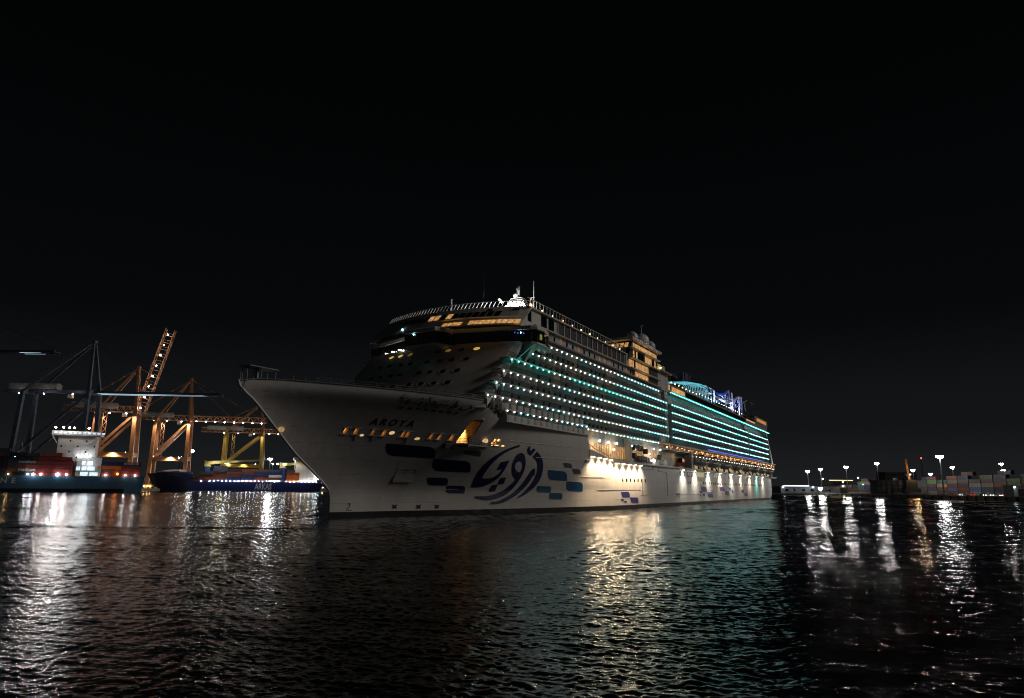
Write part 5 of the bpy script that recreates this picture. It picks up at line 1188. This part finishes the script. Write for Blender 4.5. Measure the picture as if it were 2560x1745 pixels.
# ------------------------------------------------------------------ slate blue container ship at the left
s0 = at(350, 1231, 505); b0 = at(-330, 1231, 438); L2 = math.hypot(s0.x - b0.x, s0.y - b0.y); rz2 = math.atan2(s0.y - b0.y, s0.x - b0.x)
cs = thing('container_ship', 'slate blue container ship with a tall pale deckhouse and hull letters ending in NE', 'container ship', (b0.x, b0.y, 0), rz2)
cblue2 = mat('slate_hull', (.045, .11, .17), .5, var=.25, scale=.08, streak=True)
ship_hull('hull', L2, 14, 12, [(0, 16), (.1, 13), (.2, 11.6), (1, 11.0)], cs, cblue2, sternrake=2)
MB().box(L2 * .2, L2 * .93, -.06, .3, -1.5, 2.6).build('boot_topping', blackp, cs)
def lx(p):
    q_ = at(p, 1215, 1.0); dx, dy = s0.x - b0.x, s0.y - b0.y; k_ = (b0.x * dy - b0.y * dx) / (q_.x * dy - dx)
    return math.hypot(q_.x * k_ - b0.x, k_ - b0.y)
tm = text_mesh('LINE', 5.0, 1.9, .08); tm.materials.append(mat('lettering_white', (.55, .55, .55), .5)); xs = [v.co.x for v in tm.vertices]
o = link('hull_lettering', tm, cs, (lx(37) - max(xs) * 1.0, -.14, 6.2)); o.rotation_euler = (R(90), 0, 0)
dh = MB().box(lx(128), lx(226), 3, 25, 10, 39.5).build('deckhouse', mat('deckhouse_cream', (.55, .50, .47), .5, var=.12, scale=.3), cs)
MB().box(lx(110), lx(236), 1.5, 26.5, 39.5, 42.5).build('bridge', MATS['deckhouse_cream'], cs)
for k in range(11): MB().box(lx(116) + k * 2.9, lx(116) + k * 2.9 + 1.9, 1.42, 1.5, 40.6, 41.8).build('bridge_window', glow('bridge_blue', (.7, .85, 1), .8), cs)
for r_ in range(5):
    for k in range(5):
        if (r_ + k) % 2: MB().box(lx(136) + k * 5.0, lx(136) + k * 5.0 + .9, 2.93, 3, 20 + 3.8 * r_, 21.1 + 3.8 * r_).build('deckhouse_window', glassd, cs)
for q in (120, 140, 155, 168, 205): lamp(cs, (lx(q), -1.5, 44.6), 'w', 1.15)
for q in (120, 140, 155, 168, 205): light('bridge_flood', 'SPOT', cs, (lx(q), -2.6, 44.6), 7500, (1, .88, .84), .6, aim=(lx(q), -60, 20), cone=150, blend=.4)
light('deckhouse_flood', 'POINT', cs, (lx(150), -7, 41), 90, (1, .80, .74), .8); light('deckhouse_flood', 'POINT', cs, (lx(205), -7, 40), 50, (1, .9, .85), .8)
m = MB(); m.bar((lx(112), 2, 39.5), (lx(126), 2, 34), .5); m.bar((lx(112), 2, 39.3), (lx(130), 2, 39.3), .5); m.bar((lx(196), 2.2, 33.5), (lx(232), 2.2, 38.5), .6); m.build('wing_strut', white, cs)
m = MB(); m.box(lx(184), lx(246), .3, 3, 10.9, 24.4)
st_ = m.build('stern_house', mat('deckhouse_cream', (.5, .5, .5)), cs)
cold = glow('cold_deck', (.75, .92, 1.0), .95, .6)
for z0, q0, q1 in ((11.6, 196, 215), (11.6, 219, 240), (15.3, 184, 194), (15.3, 198, 210), (15.3, 213, 231), (19.2, 197, 206), (19.2, 211, 225)):
    MB().box(lx(q0), lx(q1), .22, .3, z0, z0 + 2.6).build('lit_opening', cold, st_)
for z in (11.1, 14.6, 18.4): MB().box(lx(184), lx(246), -.3, .3, z, z + .35).build('deck_edge', white, st_)
MB().box(lx(238), lx(244), .2, .3, 16, 18.4).build('orange_notice', orange_lamp if False else mat('notice', (.8, .2, .03), .5), st_)
for q in (185, 195, 206, 216): lamp(cs, (lx(q), -.4, 25.6), 'c', 1.0)
light('house_flood', 'POINT', cs, (lx(215), -4, 19), 900, (.8, .92, 1), .5)
for q, k, sc_ in ((16, 'y', .8), (65, 'w', 1.0), (98, 'w', 1.1), (140, 'c', 2.0), (162, 'w', 1.0), (260, 'w', 1.0), (310, 'w', .9), (335, 'w', .9), (78, 'c', 1.3), (84, 'r', 1.0)): lamp(cs, (lx(q), -.5, 12.2), k, sc_)
light('gangway_lamp', 'POINT', cs, (lx(80), -2, 11), 260, (.5, .8, 1), .4); light('red_deck_light', 'POINT', cs, (lx(110), -1.5, 15.2), 45, (1, .08, .04), .4); light('orange_deck_light', 'POINT', cs, (lx(288), -1.5, 13.5), 260, (1, .35, .08), .4)
MB().ball((lx(290), -.4, 13.0), .9, 8, 5).build('sodium_lamp', glow('sodium', (1, .25, .04), 4), cs)
MB().tube([(lx(40), 4, 28), (lx(37), 4, 33.5)], .3, 6).tube([(lx(40), 4, 28), (lx(46), 4, 29)], .3, 6).build('crane_hook', greym, cs)
bpy.context.view_layer.update()
GB = 'containers stacked on the slate blue container ship'
med = ('medkon', 'medkon in white', 3.0, 1.2, .8)
for bi, q in enumerate((-90, -45, 0, 33, 72)):
    for t in range(7 if q < 0 else (6 if q < 40 else 5)):
        cn_ = ['black', 'dark grey', 'black', 'dark blue', 'brown', 'black', 'dark grey'][(bi + t * 2) % 7]; lt = None
        if q == 33: cn_ = ['black', 'dark grey', 'brick red', 'dark grey', 'black', 'dark grey'][t]; lt = med if t in (1, 3) else None
        if q == 72: cn_ = ['dark red', 'dark red', 'dark red', 'dark red', 'dark red'][t]
        container(on_ship(cs, lx(q), .4, 11 + 2.62 * t), rz2, cn_, f"{tiers[min(t, 3)] if t < 4 else 'in the upper tiers'} on the slate blue ship", GB, letters=lt)
for t in range(4): container(on_ship(cs, lx(125), .4, 11 + 2.62 * t), rz2, 'dark red', f"{tiers[t]} right below the pale deckhouse", GB); container(on_ship(cs, lx(125) + 12.6, .4, 11 + 2.62 * t), rz2, 'brown', f"{tiers[t]} between deckhouse and lit stern house", GB, short=True)
container(on_ship(cs, lx(92), .2, 24.4), rz2, 'brick red', 'topmost beside the pale deckhouse', GB); container(on_ship(cs, lx(92) + 6.2, .2, 21.7), rz2, 'dark red', 'just under the topmost one beside the deckhouse', GB)
for q, rowc in ((248, ['dark red', 'brown', 'orange', 'dark blue']), (298, ['dark red', 'dark red', 'dark red', 'dark blue'])):
    for t, cn_ in enumerate(rowc): container(on_ship(cs, lx(q), .4, 11 + 2.62 * t), rz2, cn_, f"{tiers[t] if t < 3 else tiers[4]} aft of the lit stern house", GB, letters=med if cn_ == 'dark blue' and q == 298 else (('ONE', 'in dark', 1.0, 5, .8) if False else None))
# lit yellow crane base and mooring gear in the gap
P = at(366, 1222, 590)
yb = thing('quay_machine', 'lit yellow machine base on the quay between the two container ships', 'machine', (P.x, P.y, 2.6))
MB().box(-7, 8, -2, 2, 0, 1.4).box(-5, 5, -1.5, 1.5, 1.4, 3.2).build('chassis', yellow, yb)
for x in (-5, -2, 2.5, 6): MB().tube([(x, -2.3, .9), (x, -1.9, .9)], .9, 10).build('wheel', blackp, yb)
for x in (-1, 2, 4): lamp(yb, (x, -2.6, 2.0), 'y', .8)
light('machine_lamp', 'POINT', yb, (0, -8, 7), 3500, (1, .8, .4), .5)
P = at(805, 1219, 800); m_ = thing('quay_end_lamp', 'low warm lamp post on the quay end beside the cruise ship bow', 'lamp post', (P.x, P.y, 2.6))
MB().tube([(0, 0, 0), (0, 0, 6)], .25, 6).build('post', greym, m_); lamp(m_, (0, 0, 6.2), 'y', 1.5)
MB().box(-3, 3, -.8, .8, 0, 1.2).build('base', concrete, m_); lamp(m_, (-2.5, -1, 1.6), 'y', .7); lamp(m_, (1, -1, 1.6), 'w', .7)
# ------------------------------------------------------------------ right quay
qr = [(236, 290), (262, 420), (276, 560), (290, 690), (330, 900), (1800, 1500), (1800, 200), (300, 200)]
tag(MB().prism(qr, -3, 2.5).build('quay', concrete), kind='structure')
m = MB()
for p, q in zip(qr[:4], qr[1:5]): m.bar((p[0] + .5, p[1], 2.68), (q[0] + .5, q[1], 2.68), .9, .35)
tag(m.build('quay_kerb', mat('kerb_pale', (.42, .41, .38), .8)), kind='structure')
k_ = 0
for p, q in zip(qr[:4], qr[1:5]):
    Lq = math.hypot(q[0] - p[0], q[1] - p[1])
    for i in range(int(Lq / 11)):
        f = (i + .5) / (Lq / 11); o = MB().tube([(-.5, 0, -1.6), (-.5, 0, 1.6)], .55, 8).build('quay_fender', blackp, None, loc=(p[0] + (q[0] - p[0]) * f - .1, p[1] + (q[1] - p[1]) * f, .8))
        tag(o, 'black rubber fender on the face of the far container quay', 'fender', 'fenders along the far quay')
# low white wall along part of the quay
for (a, b, nm) in (((297, 700), (291, 640), 'long low white wall on the far quay'), ((290.5, 600), (282, 470), 'low pale barrier wall in front of the dark block of containers')):
    o = MB().bar((0, 0, .8), (b[0] - a[0], b[1] - a[1], .8), .6, 1.6).build('barrier_wall', mat('wall_pale', (.45, .44, .40), .7), None, loc=(a[0], a[1], 2.5)); tag(o, nm, 'wall')
GC = 'containers stacked on the far quay'
tn = ['in the bottom tier', 'in the second tier', 'in the third tier', 'in the fourth tier', 'in the top tier']
rr = random.Random(21)
palR = ['dark grey', 'dark blue', 'brown', 'dark red', 'grey', 'dark grey', 'black', 'dark green', 'blue', 'dark blue', 'brown', 'dark grey', 'brick red']
special = {(0, 4): 'dark blue', (1, 4): 'brick red', (1, 3): 'bright green', (3, 4): 'dark green', (4, 4): 'dark blue', (5, 4): 'dark blue', (6, 4): 'brick red', (6, 3): 'grey', (6, 2): 'dark red', (7, 2): 'cream', (7, 4): 'grey', (8, 4): 'brick red', (8, 3): 'bright green', (9, 4): 'white', (8, 2): 'dark red', (7, 3): 'teal', (2, 0): 'blue', (3, 2): 'grey', (4, 2): 'grey', (12, 2): 'orange', (13, 2): 'blue', (14, 3): 'yellow', (15, 2): 'teal', (16, 3): 'grey', (17, 3): 'bright green', (17, 2): 'blue', (18, 3): 'blue', (19, 2): 'grey', (20, 2): 'white'}
ORD = ['first', 'second', 'third', 'fourth', 'fifth', 'sixth', 'seventh', 'eighth', 'ninth', 'tenth', 'eleventh', 'twelfth']
STK = [f'the {ORD[i]} stack from the cars' for i in range(12)] + [f'the {ORD[23 - i]} stack from the shed' for i in range(12, 24)]
for i in range(24):
    Yc = 400 + 12.9 * i; Xc = 304 + .055 * (Yc - 400)
    nt_ = (5, 4, 5, 5, 4, 5, 5, 4, 5)[i] if i < 9 else (4 if i < 12 else (4 if i % 3 else 3)) if i < 18 else 3
    for t in range(nt_):
        cn_ = special.get((i, t), palR[(i * 7 + t * 5 + rr.randrange(3)) % len(palR)])
        container((Xc, Yc, 2.5 + 2.6 * t), R(90) - math.atan(.055), cn_, f"{tn[t] if t < nt_ - 1 else tn[4]} of {STK[i]}", GC, short=False)
    if rr.random() < .5: container((Xc + 5.6, Yc + 3, 2.5 + 2.6 * nt_), R(90), palR[(i * 3) % len(palR)], 'peeping over the front row on the far quay', GC, short=rr.random() < .4)
for i in range(3): container((Xc - 8 - i * 0, 560 + i * 15, 2.5), R(86), ['grey', 'white', 'grey'][i], 'standing alone in front of the stacks on the far quay', GC, short=(i == 1))
# light masts
RM = [(2019, 1179, 'at the outer end of the far quay'), (2051, 1174, 'second from the outer end of the far quay'), (2115, 1168, 'above the bright green and blue containers'), (2192, 1159, 'above the yellow container on the far quay'), (2282, 1176, 'beside the orange lit crane boom'), (2326, 1185, 'low over the white container on the far quay'), (2349, 1142, 'tallest and brightest on the far quay'), (2381, 1169, 'behind the tall stacks on the far quay'), (2503, 1160, 'topmost of a line of three'), (2508, 1177, 'middle of a line of three'), (2507, 1186, 'lowest of a line of three')]
for x, y, lb in RM:
    hz = 1219.9 + (x - 1280) * .00701; Y = (32 - CAM_H) / (hz - y) * FOC * .985 if x in (2282, 2326, 2381, 2503, 2508, 2507) else 289 / at(x, y, 1.0).x; p = at(x, y, Y)
    big = x == 2349
    mast((p.x, p.y, 2.5), p.z, 'floodlight mast ' + lb, 1.5 if big else Y / 700 * 1.1 + .1, 18000 if big else 7500, width=4.5, group='floodlight masts on the far quay')
# red beacon far off on a slim tower
p = at(2303, 1147, 900); r = thing('beacon_tower', 'slim lattice tower topped by a red beacon beyond the stacks', 'tower', (p.x, p.y, 2.5)); m = MB()
truss(m, (0, 0, 0), (0, 0.01, p.z - 3), 1.2, 1.2, 14, .15); m.build('lattice', darkm, r); lamp(r, (0, 0, p.z - 1.8), 'r', 2.0)
# mobile harbour crane with lit boom, dark machine body
p = at(2264, 1148, 500); q = at(2274, 1199, 500); r = thing('mobile_crane', 'mobile harbour crane with a dark body and an orange lit upright boom', 'crane', (q.x, q.y, 2.5)); hb = q.z - 2.5
MB().box(-5.5, 5.5, -3, 3, 1.2, 4.2).box(-4, 4, -2.5, 2.5, 4.2, 10).build('crane_body', darkm, r)
for x in (-4.4, -1.5, 1.5, 4.4): MB().tube([(x, -3.3, 1.0), (x, -2.7, 1.0)], 1.0, 10).build('wheel', blackp, r)
m = MB(); truss(m, (0, 0, hb - 1), (p.x - q.x, 0.3, p.z - 2.5), .9, .9, 12, .22); m.build('boom', orange, r); MB().box(-1.2, 1.2, -1.2, 1.2, 10, hb).build('crane_tower', darkm, r)
light('boom_light', 'POINT', r, (2.0, -4.5, hb + 1.5), 1500, (1, .6, .2), .3); light('boom_light', 'POINT', r, (1.0, -4.5, hb + 9), 700, (1, .6, .2), .3)
for i in range(5):
    for t in range(4): container((q.x - 10 + i * 4.6 - t * 0, 520 + i * .2, 2.5 + 2.6 * t), R(90), 'black', 'in the dark block behind the mobile crane', GC)
# dim warehouse block in the mist
p = at(2252, 1180, 980); o = thing('office_block', 'dim grey office block rising behind the low stacks', 'building', (p.x, p.y, 2.5)); hh = p.z - 2.5
MB().box(-22, 22, 0, 25, 0, hh).build('wall', mat('block_grey', (.08, .085, .09), .8), o)
for i in range(8):
    for j in range(5): MB().box(-20 + i * 5.2, -17 + i * 5.2, -.12, 0, hh - 5 - j * 6, hh - 2.4 - j * 6).build('window', glassd, o)
# terminal shed with lit canopy beyond the ship's stern
p = at(2000, 1226, 640); o = thing('terminal_shed', 'low pale terminal shed with a bright white lit canopy beside the ship stern', 'building', (p.x, p.y, 2.5), R(4))
MB().box(-18, 38, 0, 18, 0, 6).build('wall', mat('shed_pale', (.16, .17, .18), .7), o); MB().box(-17, 8, -3.5, 0, 6.2, 6.8).build('canopy', white, o)
MB().box(-16, 7, -3.6, -3.5, 5.9, 6.9).build('canopy_light', glow('canopy_strip', (.8, .88, 1), 1.5), o)
for x in (-17.5, 10.5): lamp(o, (x, -4, 5.2), 'c', 1.1)
for i in range(6): MB().box(-14 + i * 8, -11 + i * 8, -.1, 0, 1.5, 3.5).build('window', glassd, o)
for x, z in ((22, 13), (41, 10.5), (41, 6.5), (56, 14), (60, 8)): lamp(o, (x, -1, z), 'w', .8)
MB().box(28, 50, -2, -1, 11.2, 12).build('lit_sign', glow('amber_sign', (1, .75, .35), 1.2), o)
p = at(2051, 1222, 620); mast((p.x, p.y, 2.5), p.z, 'short bright floodlight post near the terminal shed', 1.3, 3000, width=3)
pr = thing('jetty', 'dark piled jetty below the terminal shed', 'jetty', (at(2000, 1240, 600).x, 600, 0), R(10)); MB().box(-28, 40, 0, 12, 1.6, 2.4).build('jetty_deck', concrete, pr)
for i in range(14): MB().tube([(-26 + 5 * i, .6, -2), (-26 + 5 * i, .6, 1.7)], .45, 8).build('pile', darkm, pr)
# vehicles waiting on the quay
def car(label, p, rz, color, big=False):
    r = thing('parked_car' if not big else 'parked_van', label, 'van' if big else 'car', p, rz, 'vehicles waiting on the far quay'); h = 1.0 if not big else 1.5; pm = mat('car_' + color[0], color[1], .3)
    L_ = 2.2; pr_ = [(-L_, .35), (-L_, .95), (-1.2, 1.02), (-.6, 1.5 * (1.3 if big else 1)), (1.3, 1.5 * (1.3 if big else 1)), (L_ - .1, 1.05 if not big else 1.8), (L_, .35)]
    n = len(pr_); MB().add([(x, -.85, z) for x, z in pr_] + [(x, .85, z) for x, z in pr_], [tuple(range(n)), tuple(range(2 * n - 1, n - 1, -1))] + [(i, (i + 1) % n, n + (i + 1) % n, n + i) for i in range(n)]).build('body', pm, r)
    for x in (-1.35, 1.35):
        for y in (-.86, .86): MB().tube([(x, y - .08, .33), (x, y + .08, .33)], .33, 10).build('wheel', blackp, r)
    for y in (-.6, .6): MB().box(-L_ - .05, -L_, y - .16, y + .16, .6, .8).build('headlight', glow('headlight', (1, .93, .75), 14), r); MB().box(L_, L_ + .05, y - .16, y + .16, .65, .85).build('tail_light', glow('tail', (1, .04, .02), 7), r)
    for y in (-.88, .88): MB().box(-.7, 1.2, y - .015, y + .015, 1.05, 1.4).build('side_window', glassd, r)
CV = [(2400, 'white', (.6, .6, .6), 0, 'white car with headlights on beside the people barrier'), (2432, 'red', (.4, .03, .03), 180, 'red car with glowing tail lights on the far quay'), (2458, 'black', (.02, .02, .02), 0, 'black car between the red car and a white van'), (2476, 'pale', (.5, .5, .48), 0, 'pale van with headlights on among the waiting cars'), (2495, 'silver', (.35, .35, .36), 20, 'silver car with headlights on in the waiting line'), (2512, 'sand', (.45, .38, .25), 180, 'sand coloured car showing tail lights'), (2530, 'dark', (.04, .04, .05), 170, 'dark car with red tail lights at the end of the line')]
for i, (x, cn_, cc, a, lb) in enumerate(CV):
    p = at(x, 1241, 385 - i * 4); car(lb, (p.x, p.y, 2.5), R(75 + a * .9), (cn_, cc), cn_ == 'pale')
for i in range(9):
    p = at(2386 + i * 7 + (i % 3) * 2, 1240, 392); o = thing('safety_bollard', 'white safety bollard in the line beside the waiting cars', 'bollard', (p.x, p.y, 2.5), 0, 'white bollards on the far quay')
    MB().tube([(0, 0, 0), (0, 0, 1.5), (0, 0, 1.7)], [.28, .24, .1], 8).build('post', white, o)
p = at(2545, 1225, 345); o = thing('gate_cabin', 'small pale gate cabin with a dark doorway at the end of the waiting cars', 'cabin', (p.x, p.y, 2.5), R(20)); MB().box(-3, 9, 0, 5, 0, 5.2).build('wall', mat('cabin_pale', (.4, .4, .4), .7), o); MB().box(0, 6, -.1, 0, .1, 4.0).build('doorway', blackp, o); MB().box(-3.4, 9.4, -.5, 5.4, 5.2, 5.6).build('roof', greym, o); lamp(o, (-2.6, -.4, 4.9), 'c', .5)
for x in (2380, 2450, 2520): pass
